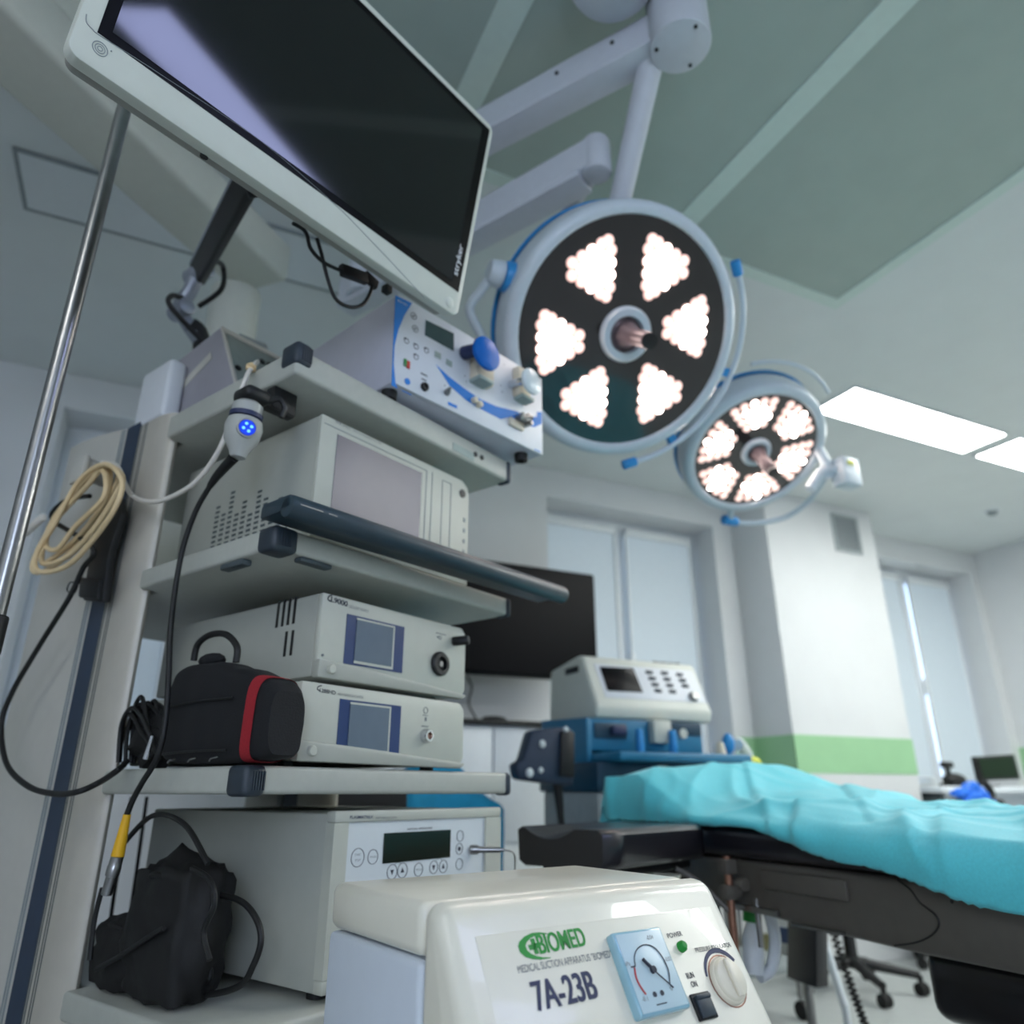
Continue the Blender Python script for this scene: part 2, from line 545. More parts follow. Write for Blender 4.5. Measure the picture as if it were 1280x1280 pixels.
# ceiling lamps
def lamp(x0, x1, y0, y1, on_, label, lit='lamp_panel'):
    r = thing('ceiling_lamp', label, 'ceiling lamp', ROOM, ((x0 + x1) / 2, (y0 + y1) / 2, CEIL - .004), group='ceiling lamp panels')
    f = MB()
    t = .014
    f.box(x0, x1, y0, y0 + t, CEIL - .012, CEIL, .003).box(x0, x1, y1 - t, y1, CEIL - .012, CEIL, .003)
    f.box(x0, x0 + t, y0 + t, y1 - t, CEIL - .012, CEIL, .003).box(x1 - t, x1, y0 + t, y1 - t, CEIL - .012, CEIL, .003)
    part('lamp_frame', f, 'window_plastic' if on_ else 'joint_grey', r)
    part('diffuser', MB().box(x0 + t, x1 - t, y0 + t, y1 - t, CEIL - .009, CEIL - .001), lit if on_ else 'lamp_panel_off', r)
lamp(2.96, 4.19, 2.18, 2.47, True, 'long lit white ceiling lamp beside the smaller surgical light')
lamp(4.29, 5.52, 2.18, 2.47, True, 'shorter-looking lit ceiling lamp, next along from the one by the smaller surgical light')
lamp(-.67, .53, 2.28, 2.575, False, 'unlit flush ceiling lamp above the cream pendant arm')
for x, y in ((2.96, .95), (4.29, .95), (2.96, -.3), (4.29, -.3)):  # unseen lamps added to brighten the far side of the room
    lamp(x, x + 1.2, y, y + .29, True, 'added unseen ceiling lamp brightening the far side, nearer than the long one by the surgical light', 'lamp_panel_fill')
lamp(.95, 2.15, -.98, -.65, True, 'bluish lit ceiling lamp that shows as a pale streak in the large monitor', 'lamp_panel_cool')
lamp(-2.3, -1.1, -.6, -.31, True, 'added unseen ceiling lamp lighting the cart side, near the added window behind the camera', 'lamp_panel')  # put in out of view to lift the cart's side panel
sp = thing('smoke_detector', 'small round white detector on the ceiling near the far right corner', 'smoke detector', ROOM, (5.32, 3.02, CEIL))
part('detector_base', MB().lathe([(0, 0), (.055, 0), (.055, -.012), (.0, -.012)], (5.32, 3.02, CEIL), (0, 0, 1)), 'window_plastic', sp)
part('detector_head', MB().lathe([(0, -.035), (.025, -.034), (.04, -.012), (0, -.012)], (5.32, 3.02, CEIL), (0, 0, 1)), 'joint_grey', sp)

# ------------------------------------------------------------------ far side: television, shelf, cabinet, desk
tv = thing('wall_television', 'large black flat television on a bracket in front of the window', 'television', ROOM, (1.56, 3.5, 1.45))
part('tv_housing', MB().box(.92, 2.17, 3.455, 3.51, 1.455, 2.06, .012), 'tv_black', tv)
part('tv_screen', MB().box(.935, 2.155, 3.451, 3.4555, 1.475, 2.045), 'tv_black', tv)
part('wall_bracket', MB().box(1.42, 1.62, 3.51, 3.77, 1.68, 1.82, .01), 'black_plastic', tv)
part('indicator', MB().ball((1.93, 3.452, 1.462), .012, sub=2), 'steel', tv)
sh = solo('black_board', MB().box(.9, 1.93, 3.40, 3.74, 1.212, 1.232, .004), 'black_plastic', 'thin black board lying on top of the tall white cabinet under the television', 'board', org=(1.42, 3.6, 1.212))
rt = thing('remote_handset', 'small black handset with a thin cable lying on the thin black board', 'handset', ROOM, (1.58, 3.52, 1.232))
part('handset_body', MB().ball((1.58, 3.52, 1.247), 1, (.07, .03, .014)), 'black_plastic', rt)
part('cable', MB().tube([(1.5, 3.57, 1.25), (1.45, 3.55, 1.32), (1.47, 3.56, 1.4), (1.46, 3.6, 1.46)], .005, 8), 'black_rubber', rt)
cb = thing('white_cabinet', 'tall white cabinet standing against the back wall below the television', 'cabinet', ROOM, (1.4, 3.5, 0))
part('cabinet_body', MB().box(.55, 2.02, 3.45, 3.74, 0.05, 1.21, .008), 'white_enamel', cb)
for a, b in ((.56, 1.04), (1.05, 1.53), (1.54, 2.01)):
    d = part('cabinet_door', MB().box(a, b, 3.432, 3.45, .68, 1.195, .005), 'white_enamel', cb)
    part('door_handle', MB().cyl((b - .06, 3.425, .75), (b - .06, 3.425, .87), .006, n=10), 'steel', d)
    part('drawer', MB().box(a, b, 3.432, 3.45, .08, .66, .005), 'lamp_panel_off', cb)
part('plinth', MB().box(.58, 1.99, 3.47, 3.72, 0, .05), 'joint_grey', cb)

dk = thing('desk', 'white desk under the far window beyond the pillar', 'desk', ROOM, (5.4, 3.45, 0))
part('desktop', MB().box(4.6, 6.2, 3.32, 3.76, .895, .935, .006), 'white_enamel', dk)
for x in (4.62, 6.12):
    part('leg', MB().box(x, x + .05, 3.36, 3.72, 0, .895, .006), 'grille_dark' if x < 5 else 'white_enamel', dk)
part('back_panel', MB().box(4.68, 6.11, 3.66, 3.68, .3, .895), 'white_enamel', dk)
mn = thing('desk_monitor', 'small black monitor standing on the desk under the far window', 'monitor', ROOM, (5.25, 3.42, .935))
fm = on(ROOM, (5.2, 3.42, 1), (0, -1, 0))
part('monitor_housing', MB().prism([fm(1226, 976), fm(1276, 974), fm(1268, 943), fm(1219, 946)], (0, .035, 0), .004), 'black_plastic', mn)
part('monitor_screen', MB().prism([fm(1229, 973), fm(1272, 971), fm(1265, 946), fm(1222, 949)], (0, -.003, 0)), 'screen_black', mn)
part('monitor_foot', MB().box(5.08, 5.38, 3.44, 3.55, .935, .945, .003).box(5.2, 5.26, 3.455, 3.48, .94, 1.02), 'black_plastic', mn)
ms = thing('microscope', 'small black bench instrument with a short upright head on the desk', 'instrument', ROOM, (4.92, 3.45, .935))
bx = fm(1198, 975).x
part('instrument_body', MB().ball((bx, 3.45, .975), 1, (.10, .06, .045)).box(bx - .1, bx + .1, 3.4, 3.5, .935, .955, .008), 'black_plastic', ms)
part('upright', MB().tube([(bx - .04, 3.45, .96), (bx - .045, 3.45, 1.03), (bx - .05, 3.45, 1.09)], .016, 10), 'black_plastic', ms)
part('head', MB().box(bx - .09, bx - .0, 3.425, 3.475, 1.05, 1.09, .012), 'black_plastic', ms)
# chair by the desk with a blue glove bundle
ch = thing('office_chair', 'black office chair in front of the desk, seen over the cyan drape', 'chair', ROOM, (4.35, 2.95, 0))
part('backrest', MB().box(4.02, 4.5, 2.86, 2.93, .62, .865, .03, 3), 'black_plastic', ch)
part('seat', MB().box(4.0, 4.5, 2.92, 3.36, .44, .51, .03, 3), 'black_plastic', ch)
part('gas_column', MB().cyl((4.25, 3.14, .08), (4.25, 3.14, .44), .028), 'steel', ch)
for k in range(5):
    a = k * 2 * math.pi / 5 + .4
    e = V((4.25 + .26 * math.cos(a), 3.14 + .26 * math.sin(a), .075))
    l = part('leg', MB().tube([(4.25, 3.14, .1), e], .022, 10, 0), 'black_plastic', ch)
    part('caster', MB().cyl(e + V((-.012, 0, -.047)), e + V((.012, 0, -.047)), .027), 'black_rubber', l)
part('back_bar', MB().box(4.22, 4.3, 2.9, 2.95, .46, .66, .01), 'black_plastic', ch)
gl = thing('glove_bundle', 'crumpled bright blue gloves hanging over the office chair back', 'gloves', ROOM, (4.5, 2.9, .86))
fg = on(ROOM, (0, 2.88, 0), (0, -1, 0))
g = MB()
for (px, py, r, s) in ((1200, 992, .045, (1.5, .6, .6)), (1214, 986, .05, (1.3, .7, .7)), (1226, 994, .045, (1.2, .7, .8)), (1216, 1000, .06, (1.4, .6, .9)), (1232, 1008, .06, (1.3, .6, .9)), (1226, 1018, .06, (1.5, .6, 1.0))):
    g.ball(fg(px, py), r, s, sub=3, jitter=.5)
part('glove', g, 'glove_blue', gl)
part('dark_strap', MB().tube([fg(1229, 977), fg(1236, 985), fg(1240, 994), fg(1236, 1000)], .02, 10), 'black_rubber', gl)

# ------------------------------------------------------------------ the equipment cart
cart = thing('endoscopy_cart', 'tall grey equipment cart with four shelves and side panels with a dark inlay stripe', 'cart', CART, (0.28, 0.4, 0))
SH = [(.592, .63), (.897, .933), (1.231, 1.266), (1.523, 1.571)]   # shelf undersides and tops
SW, SD = .56, .82
for i, (z0, z1) in enumerate(SH):
    m = MB()
    m.prism([(0, 0, z0), (SW, 0, z0), (SW, SD, z0), (.034, SD, z0), (.034, .388, z0), (0, .388, z0)], (0, 0, z1 - z0), .006, 3)
    s = part('shelf', m, 'cart_paint', cart)
    for x in (0, SW):
        sg = 1 if x == 0 else -1
        c = MB()
        zt = z1 + (.012 if i == 3 and x == 0 else .0005)
        zb_ = z0 + (.018 if i == 3 and x == 0 else -.003)
        wd_ = (.040 if i == 2 else .030) if x == 0 else .012
        c.box(min(x - .004 * sg, x + wd_ * sg), max(x - .004 * sg, x + wd_ * sg), -.004, .04 if x == 0 else .03, zb_, zt, .008, 3)
        if x == 0:
            for q in range(5):
                c.box(.008 + q * .004, .010 + q * .004, -.0055, -.003, zb_ + .008, zt - .008)
        part('corner_cap', c, 'cap_plastic', s)
for x0, x1, sg, yo in ((.0, .033, 1, 0), (SW + .002, SW + .036, -1, .12)):
    # aluminium column: rounded front post, dark inlay, flat side panel with an arched top
    ztop = 1.583
    prof = []
    for k in range(13):
        a = math.pi * k / 12
        prof.append((.5 - .0 - math.sin(a) * .055 - .06, (x0 + x1) / 2 - math.cos(a) * (x1 - x0) / 2 * 1.08))
    prof = [(.50, prof[0][1])] + prof + [(.50, prof[-1][1])]
    y_off = .0
    prof = [(p[0] + yo, p[1]) for p in prof]
    m = MB()
    m.prism([(p[1], p[0], 0.16) for p in prof], (0, 0, ztop - .16))
    if sg == 1:
        g_ = MB()
        for yy in (.470, .478, .490, .496):
            g_.box(x0 - .0022, x0 + .004, yy, yy + .0018, .16, ztop)
        part('groove', g_, 'grille_dark', cart)
    part('column', m, 'column_alloy', cart)
    part('inlay', MB().box(x0 - .002, x1 + .002, .50 + yo, .553 + yo, .16, ztop + .012), 'navy_inlay', cart)
    top = [(.553 + yo + t * (.27 - yo), ztop + .012 + .035 * math.sin(t * math.pi * .5)) for t in [q / 8 for q in range(9)]]
    side = [(x0 - .004, y, z) for y, z in top] + [(x0 - .004, .823, .16), (x0 - .004, .553 + yo, .16)]
    sp_ = MB().prism(side, (x1 - x0 + .008, 0, 0), .003)
    part('side_panel', sp_, 'cart_panel', cart)
    ed = MB().box(x0 - .006, x0 - .002, .556 + yo, .560 + yo, .16, ztop + .01).box(x0 - .006, x0 - .002, .567 + yo, .569 + yo, .16, ztop + .01)
    part('panel_edge', ed, 'joint_grey', cart)
    part('column_cap', MB().box(x0 - .002, x1 + .002, .42, .535, ztop, 1.715, .010, 3), 'device_white', cart) if sg == 1 else None
part('base', MB().box(-.03, SW + .03, -.05, .86, .1, .18, .02, 3), 'cart_panel', cart)
for x in (.03, SW - .03):
    for y in (0, .8):
        c = part('caster', MB().cyl((x - .015, y, .05), (x + .015, y, .05), .05, bev=.006), 'black_rubber', cart)
        part('caster_fork', MB().box(x - .022, x + .022, y - .015, y + .015, .05, .105, .004), 'steel', c)
# black clips on shelf undersides, front left and right
part('shelf_clip', MB().box(.385, .43, .08, .16, 1.506, 1.523, .005), 'black_plastic', cart)
part('shelf_clip', MB().box(.05, .11, .002, .02, 1.223, 1.231, .003), 'grille_dark', cart)
part('shelf_clip', MB().box(.002, .02, .08, .14, 1.221, 1.231, .003), 'grille_dark', cart)
fr = on(CART, (0, 0, 0), NY)
part('shelf_label', quad(MB(), lambda x, y: fr(x, y), [(566, 553), (592, 567), (592, 576), (566, 562)], (0, -.0012, 0)), 'label_grey', cart)
m = MB()
for px, py in ((594, 568), (602, 572)):
    m.disc(fr(px, py), NY, .0055, .002, sy=1)
part('shelf_socket', m, 'black_plastic', cart)

# pole at the left of the cart
pl = thing('infusion_pole', 'thin steel pole standing upright beside the side panel of the cart', 'pole', CART, (-.262, .193, 0))
part('pole_tube', MB().cyl((-.262, .193, .05), (-.262, .193, 2.02), .0112, n=28), 'steel', pl)
part('clamp', MB().cyl((-.262, .193, 1.06), (-.262, .193, 1.11), .0155, bev=.003), 'black_plastic', pl)
part('pole_foot', MB().lathe([(0, 0), (.1, 0), (.1, .02), (.03, .05), (0, .05)], (-.262, .193, 0), (0, 0, 1)), 'steel', pl)

# ------------------------------------------------------------------ big monitor on its arm
tl, ya, ro = R(11.17), R(27.2 - 2.23), R(-.42)
um = V((math.cos(ya), math.sin(ya), 0)); vm = V((-math.sin(ya), math.cos(ya), 0))
wm = V((0, 0, 1)) * math.cos(tl) - vm * math.sin(tl)
u2 = um * math.cos(ro) + wm * math.sin(ro); w2 = -um * math.sin(ro) + wm * math.cos(ro)
b2 = w2.cross(u2)
MON = Matrix(((u2.x, b2.x, w2.x, -.206), (u2.y, b2.y, w2.y, .771), (u2.z, b2.z, w2.z, 1.705), (0, 0, 0, 1)))
mo = thing('surgical_monitor', 'large white framed flat monitor with black screen tilted down over the cart top', 'monitor', MON, (.33, .02, 0))
MW, MH = .66, .41
m = MB()
def rrect(x0, x1, z0, z1, y, r, n=6):
    o = []
    for cx, cz, a0 in ((x1 - r, z1 - r, 0), (x0 + r, z1 - r, 90), (x0 + r, z0 + r, 180), (x1 - r, z0 + r, 270)):
        for k in range(n + 1):
            a = R(a0 + 90 * k / n)
            o.append((cx + r * math.cos(a), y, cz + r * math.sin(a)))
    return o
m.prism(rrect(0, MW, 0, MH, .0, .016), (0, .022, 0), .003)
part('bezel', m, 'monitor_white', mo)
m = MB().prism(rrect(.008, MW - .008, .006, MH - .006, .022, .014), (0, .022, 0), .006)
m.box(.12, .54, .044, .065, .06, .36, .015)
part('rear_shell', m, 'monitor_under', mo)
SX0, SX1, SZ0, SZ1 = .0225, .6505, .046, .398
part('screen_surround', MB().box(SX0, SX1, -.0008, .004, SZ0, SZ1), 'bezel_black', mo)
part('screen', MB().box(SX0 + .014, SX1 - .02, -.0016, .004, SZ0 + .012, SZ1 - .012), 'screen_black', mo)
fmn = on(MON, (0, 0, 0), NY)
m = MB()
c = fmn(125, 61)
m.ring(c, NY, .0085, .0005).ring(c, NY, .0055, .0004).ring(c, NY, .0028, .0004)
m.disc(fmn(139, 64), NY, .0009, .0008)
part('power_mark', m, 'joint_grey', mo)
part('side_button', MB().ball((.635, .004, .017), 1, (.012, .008, .012), sub=3), 'monitor_white', mo)
m = MB().tube([fmn(108, 18, .0003), fmn(108, 28, .0003), fmn(116, 37, .0003), fmn(127, 46, .0003), fmn(200, 93, .0003), fmn(330, 180, .0003), fmn(430, 266, .0003)], .0006, 6)
m.tube([fmn(430, 266, .0003), fmn(480, 318, .0003), fmn(530, 372, .0003)], .0006, 6)
part('bezel_seam', m, 'joint_grey', mo)
ta = V((.6395, 0, .072)); tb = V((.6395, 0, .135))
text(mo, 'stryker', ta, tb, NY, 'ink_white', h=.0115, bold=.012, lift=.0022)
m = MB()
for px, py in ((255, 196),):
    q = on(MON, (0, 0, 0), V((0, 0, -1)))(px, py)
    m.cyl(q + V((0, 0, -.0008)), q + V((0, 0, .004)), .0055)
part('port', m, 'black_plastic', mo)

fa = on(CART, (0, .585, 0), NY)
fb = on(CART, (0, .18, 0), NY)
ja, jb = fa(252, 432), fa(226, 388)
jb = on(CART, (0, .585, 0), NY)(226, 388)
jc = on(CART, (0, .54, 0), NY)(248, 342)
jd = on(CART, (0, .10, 0), NY)(312, 222)
am = thing('monitor_arm', 'jointed silver and black support arm rising behind the large white monitor', 'monitor arm', CART, (ja.x, ja.y + .05, 1.571))
basep = V((ja.x + .03, ja.y + .02, 1.572))
part('arm_base', MB().cyl(basep, basep + V((0, 0, .07)), .03, bev=.005), 'black_plastic', am)
m = MB().tube([basep + V((0, 0, .06)), ja, ja + (jb - ja) * .6], .02, 12, 6)
part('lower_link', m, 'black_plastic', am)
m = MB().tube([ja + V((.004, 0, .0)), jb, jb + (jc - jb) * .5, jc], .017, 16, 6)
m.cyl(jb + V((0, .03, 0)), jb + V((0, -.03, 0)), .02, bev=.004)
part('elbow_link', m, 'arm_silver', am)
d = (jd - jc).normalized()
sdir = d.cross(V((0, 1, 0))).normalized()
fdir = d.cross(sdir)
M4 = Matrix(((sdir.x, fdir.x, d.x, jc.x), (sdir.y, fdir.y, d.y, jc.y), (sdir.z, fdir.z, d.z, jc.z), (0, 0, 0, 1)))
LL = (jd - jc).length + .03
part('upper_link', MB().box(-.024, .024, -.013, .013, -.02, LL, .008, 3, M4), 'black_plastic', am)
part('silver_cover', MB().box(-.027 if sdir.x > 0 else .021, -.021 if sdir.x > 0 else .027, -.0125, .0125, -.0, LL, .002, 2, M4), 'arm_silver', am)
part('joint_cap', MB().cyl(jc + V((0, .035, 0)), jc + V((0, -.035, 0)), .022, bev=.005), 'arm_silver', am)
m = MB().tube([ja + V((.01, -.03, -.02)), jb + V((-.03, -.02, -.02)), jb + V((-.035, -.02, .01)), jb + V((-.01, -.02, .02))], .006, 8)
m.tube([jb + V((.03, -.02, .02)), jc + V((.045, -.03, -.03)), jc + V((.04, -.03, .03)), jc + d * .06 + V((.01, -.03, 0))], .006, 8)
part('arm_cable', m, 'black_rubber', am)
part('mount_plate', MB().cyl(jd, jd + d * .05, .02).box(-.05, .05, -.03, .03, LL, LL + .012, .004, 2, M4), 'black_plastic', am)

# video cable with plug hanging under the monitor
fv = on(CART, (0, -.045, 0), NY)
vc = thing('video_cable', 'black cable loop with a square plug hanging under the large white monitor', 'cable', CART, tuple(fv(410, 320)))
m = MB()
m.tube([fv(366, 279), fv(382, 290), fv(388, 310), fv(402, 326), fv(418, 335), fv(430, 339)], .0032, 10)
m.tube([fv(396, 298), fv(402, 318), fv(410, 350), fv(420, 374), fv(438, 384), fv(454, 380), fv(463, 365), fv(466, 350)], .0032, 10)
part('cable_run', m, 'black_rubber', vc)
def plug(a, b, r):
    a, b = V(a), V(b)
    d = (b - a).normalized()
    s = d.cross(V((0, 1, 0))).normalized()
    f = d.cross(s)
    M = Matrix(((s.x, f.x, d.x, a.x), (s.y, f.y, d.y, a.y), (s.z, f.z, d.z, a.z), (0, 0, 0, 1)))
    return MB().box(-r, r, -r * .6, r * .6, 0, (b - a).length, r * .25, 2, M)
part('plug', plug(fv(426, 337), fv(458, 349), .0105), 'black_plastic', vc)
part('plug', plug(fv(455, 343), fv(471, 358), .009), 'black_plastic', vc)
part('cable_tail', MB().box(fv(481, 360).x, fv(489, 360).x, -.05, -.035, fv(485, 366).z, fv(485, 357).z, .002), 'black_rubber', vc)

# ------------------------------------------------------------------ top shelf: console and pump
T = 1.572
cn = thing('camera_console', 'small grey sloped-front console on the top cart shelf by the column', 'console', CART, (.1, .35, T))
fs = on(CART, (.035, 0, 0), V((-1, 0, 0)))
sidep = [(.037, .225, T + .004), (.035, .545, T + .004), (.035, .545, 1.735), (.035, .324, 1.764)]
part('console_body', MB().prism(sidep, (.148, 0, 0), .004), 'console_grey', cn)
p0, p1 = V((.035, .225, T + .004)), V((.035, .324, 1.764))
nf = V((0, -(p1 - p0).z, (p1 - p0).y)).normalized()
e = (p1 - p0).normalized()
m = MB().prism([p0 + V((.006, 0, 0)) + e * .006, p0 + V((.142, 0, 0)) + e * .006, p1 + V((.142, 0, 0)) - e * .006, p1 + V((.006, 0, 0)) - e * .006], nf * .003, .001)
part('console_face', m, 'console_face', cn)
m = MB().prism([p0 + V((0, 0, 0)), p0 + V((.006, 0, 0)), p1 + V((.006, 0, 0)), p1], nf * .006, .001)
m.prism([p0 + V((.006, 0, 0)) + e * .195, p0 + V((.148, 0, 0)) + e * .195, p0 + V((.148, 0, 0)) + e * .21, p0 + V((.006, 0, 0)) + e * .21], nf * .006, .001)
part('face_rim', m, 'cart_panel', cn)
fcon = on(CART, p0, nf)
m = MB()
for px, py in ((326, 454), (335, 458), (296, 462)):
    m.disc(fcon(px, py, .003), nf, .006, .004)
part('socket', m, 'black_plastic', cn)
part('screen_strip', quad(MB(), lambda x, y: fcon(x, y, .003), [(298, 418), (332, 432), (334, 438), (300, 424)], nf * .001), 'joint_grey', cn)
part('side_label', quad(MB(), lambda x, y: fs(x, y), [(229, 486), (229, 477), (264, 440), (265, 448)], (-.001, 0, 0)), 'cart_panel', cn)

ang = R(-5.2)
PUMP = CART @ frame((.187, -.018, 0), ang)
pm = thing('pump_unit', 'white and blue pump unit with a blue knob overhanging the top cart shelf', 'pump', PUMP, (.2, .2, T))
PW, PZ0, PZ1, PD = .418, 1.587, 1.778, .40
part('pump_body', MB().box(0, PW, .004, PD, PZ0, PZ1, .004), 'pump_side', pm)
part('front_panel', MB().box(0, PW, -.003, .004, PZ0, PZ1, .0015), 'device_white', pm)
for x, y in ((.02, .03), (PW - .035, .03), (.02, PD - .05), (PW - .035, PD - .05)):
    part('foot', MB().lathe([(.006, -.001), (.014, -.001), (.015, .016), (0, .016), (0, .004), (.006, .004)], (x, y, T), (0, 0, 1)), 'black_rubber', pm)
fp = on(PUMP, (0, -.003, 0), NY)
t_ = V((0, -.0007, 0))
m = MB().prism([fp(*p) for p in ((494, 369), (515, 379), (505, 395), (498, 412), (493, 432), (492, 455), (494, 478), (497, 486), (489, 482))], t_)
m.prism([fp(*p) for p in ((545, 456), (560, 470), (578, 484), (600, 499), (620, 508), (645, 514), (646, 519), (626, 524), (606, 514), (582, 500), (562, 482))], t_)
m.prism([fp(*p) for p in ((645, 514), (660, 522), (671, 521), (671, 515), (677, 515), (677, 530), (668, 534), (655, 530), (640, 521))], t_)
m.prism([fp(*p) for p in ((560, 502), (571, 507), (571, 511), (560, 506))], t_)
m.disc(fp(509, 477), NY, .0065, .0012)
part('blue_swoosh', m, 'pump_blue', pm)
part('display', quad(MB(), fp, [(532, 400), (567, 417), (567, 439), (531, 419)], V((0, -.001, 0))), 'lcd_dark', pm)
m = MB()
for px, py in ((517, 395), (519, 411)):
    m.ring(fp(px, py), NY, .0068, .0005).disc(fp(px, py), NY, .002, .0009)
for px, py in ((508, 426), (520, 433), (520, 446), (533, 438)):
    c = fp(px, py)
    m.ring(c, NY, .0055, .0005).box(c.x - .006, c.x - .001, c.y - .001, c.y, c.z + .002, c.z + .0045)
part('keypad_print', m, 'ink', pm)
m = MB()
for px, py in ((547, 444), (561, 454)):
    c = fp(px, py)
    m.box(c.x - .008, c.x + .008, c.y - .0015, c.y, c.z - .0065, c.z + .0065, .0007)
part('soft_key', m, 'label_grey', pm)
c = fp(508, 455)
part('power_switch_green', MB().box(c.x - .0075, c.x - .0005, c.y - .003, c.y, c.z - .007, c.z + .008, .001), 'signal_green', pm)
part('power_switch_red', MB().box(c.x - .0005, c.x + .007, c.y - .003, c.y, c.z - .0085, c.z + .007, .001), 'signal_red', pm)
c = fp(530, 484)
part('socket_ring', MB().lathe([(.0045, 0), (.0085, 0), (.0085, .004), (.0075, .006), (.0045, .006), (.0045, .001), (0, .001)], c, NY), 'black_plastic', pm)
m = MB()
c = fp(558, 492)
m.lathe([(0, 0), (.006, 0), (.006, .008), (.0035, .008), (.0035, .016), (0, .016)], c, V((-.3, -1, .3)))
part('connector', m, 'steel', pm)
m = MB()
for a, b, h in (((526, 466), (534, 470), .0012), ((527, 473), (533, 476), .0012)):
    q = fp(*a); q2 = fp(*b)
    m.box(q.x, q2.x, q.y - .0006, q.y, q.z - .002, q.z + .001)
for px, py in ((556, 482), (581, 470), (626, 482), (583, 477), (628, 490)):
    m.disc(fp(px, py), NY, .0014, .0006)
for px, py in ((613, 455), (615, 456), (630, 456)):
    m.disc(fp(px, py), NY, .001, .0006)
part('panel_print', m, 'ink_soft', pm)
q = fp(497, 377); q2 = fp(508, 383)
text(pm, 'FMS', q, q2, NY, 'ink_white', h=.004, lift=.0012)
q = fp(502, 488); q2 = fp(514, 494)
m = MB().box(q.x, q2.x, q.y - .0006, q.y, q.z - .001, q.z + .001)
q = fp(668, 562); q2 = fp(675, 565)
m.box(q.x, q2.x, q.y - .0006, q.y, q.z - .001, q.z + .0015)
part('blue_caption', m, 'pump_blue', pm)
# roller pump heads with discs
def head(px, py, w, h, dep, name):
    c = fp(px, py)
    return c, MB().box(c.x - w / 2, c.x + w / 2, -.003 - dep, -.002, c.z - h / 2, c.z + h / 2, .004)
c, m = head(598, 466, .050, .062, .022, '')
blk = part('pump_block', m, 'cream_block', pm)
part('block_foot', MB().box(c.x - .026, c.x + .014, -.034, -.003, c.z - .034, c.z - .026, .002), 'label_grey', blk)
fk = on(PUMP, (0, -.05, 0), NY)
c1 = fp(589, 432)
kx = fk(608, 442)
part('knob_hub', MB().cyl((kx.x - .02, -.003, kx.z + .012), (kx.x - .012, -.044, kx.z + .006), .014, bev=.003), 'ink_navy', pm)
part('blue_knob', MB().lathe([(0, -.008), (.032, -.007), (.0355, -.003), (.0355, .003), (.033, .005), (0, .006)], kx, V((.0, -1, .0)), 44), 'knob_blue', pm)
c, m = head(648, 482, .040, .070, .02, '')
blk = part('pump_block', m, 'cream_block', pm)
part('block_foot', MB().box(c.x - .016, c.x + .022, -.03, -.003, c.z - .042, c.z - .034, .002), 'label_grey', blk)
kx = fk(664, 477)
part('white_disc', MB().lathe([(0, -.006), (.026, -.005), (.029, -.002), (.029, .003), (.026, .005), (0, .006)], kx, V((.0, -1, .0)), 44), 'clear_plastic', pm)
part('disc_hub', MB().cyl((kx.x - .016, -.003, kx.z + .004), (kx.x - .01, -.044, kx.z), .009, bev=.002), 'chrome', pm)
m = MB()
for dx, dz in ((-.012, .004), (.0, 0), (.012, -.005), (.004, .008)):
    c = fp(650, 527)
    m.cyl((c.x + dx, -.003, c.z + dz), (c.x + dx, -.026, c.z + dz), .006, bev=.001)
c = fp(650, 527)
m.cyl((c.x - .02, -.02, c.z - .005), (c.x + .012, -.026, c.z + .006), .005)
part('tube_coupling', m, 'steel', pm)
m = MB()
c = fp(594, 504)
for k in (-1, 1):
    m.cyl((c.x + k * .007, -.003, c.z - k * .002), (c.x + k * .007, -.014, c.z - k * .002), .0065, bev=.0015)
c = fp(645, 530)
m.box(c.x - .025, c.x + .02, -.010, -.003, c.z - .012, c.z + .006, .003)
part('tube_port', m, 'cream_block', pm)

# camera head in its clip under the top shelf, left side
fh = on(CART, (-.03, 0, 0), V((-1, 0, 0)))
hc = fh(312, 545)
hd = thing('camera_handpiece', 'grey camera handpiece with four glowing blue dots clipped under the top shelf', 'camera head', CART, tuple(hc))
hx = hc.x
ftop = fh(312, 500); fbot = fh(297, 572)
axis = (ftop - fbot)
m = MB().lathe([(0, -.004), (.012, 0), (.015, .01), (.026, .028), (.029, .05), (.026, .062), (.020, .066)], fbot, axis, 28)
part('handpiece_body', m, 'handpiece_grey', hd)
a1 = axis.normalized()
part('grip_ring', MB().lathe([(.018, .064), (.0255, .066), (.0255, .073), (.018, .074)], fbot, axis, 28), 'ink_navy', hd)
part('coupler', MB().lathe([(0, .073), (.023, .073), (.023, .088), (.016, .094), (0, .094)], fbot, axis, 28), 'handpiece_grey', hd)
bn = V((-.35, -1, -.05)).normalized()
bc = fbot + a1 * .040 + bn * .021
part('button_pad', MB().lathe([(0, 0), (.0155, 0), (.0155, .007), (.0135, .0085)], bc, bn, 28), 'handpiece_grey', hd)
part('glow_face', MB().lathe([(0, .006), (.0125, .006), (.0125, .009), (0, .0092)], bc, bn, 28), 'blue_glow', hd)
e1 = bn.cross(V((0, 0, 1))).normalized(); e2_ = e1.cross(bn)
m = MB()
for sx, sz in ((-1, 0.4), (.4, 1), (1, -.4), (-.4, -1)):
    m.disc(bc + bn * .009 + e1 * sx * .0058 + e2_ * sz * .0058, bn, .0026, .0007, 14)
part('blue_dots', m, 'blue_dot', hd)
kc = fbot + a1 * .098
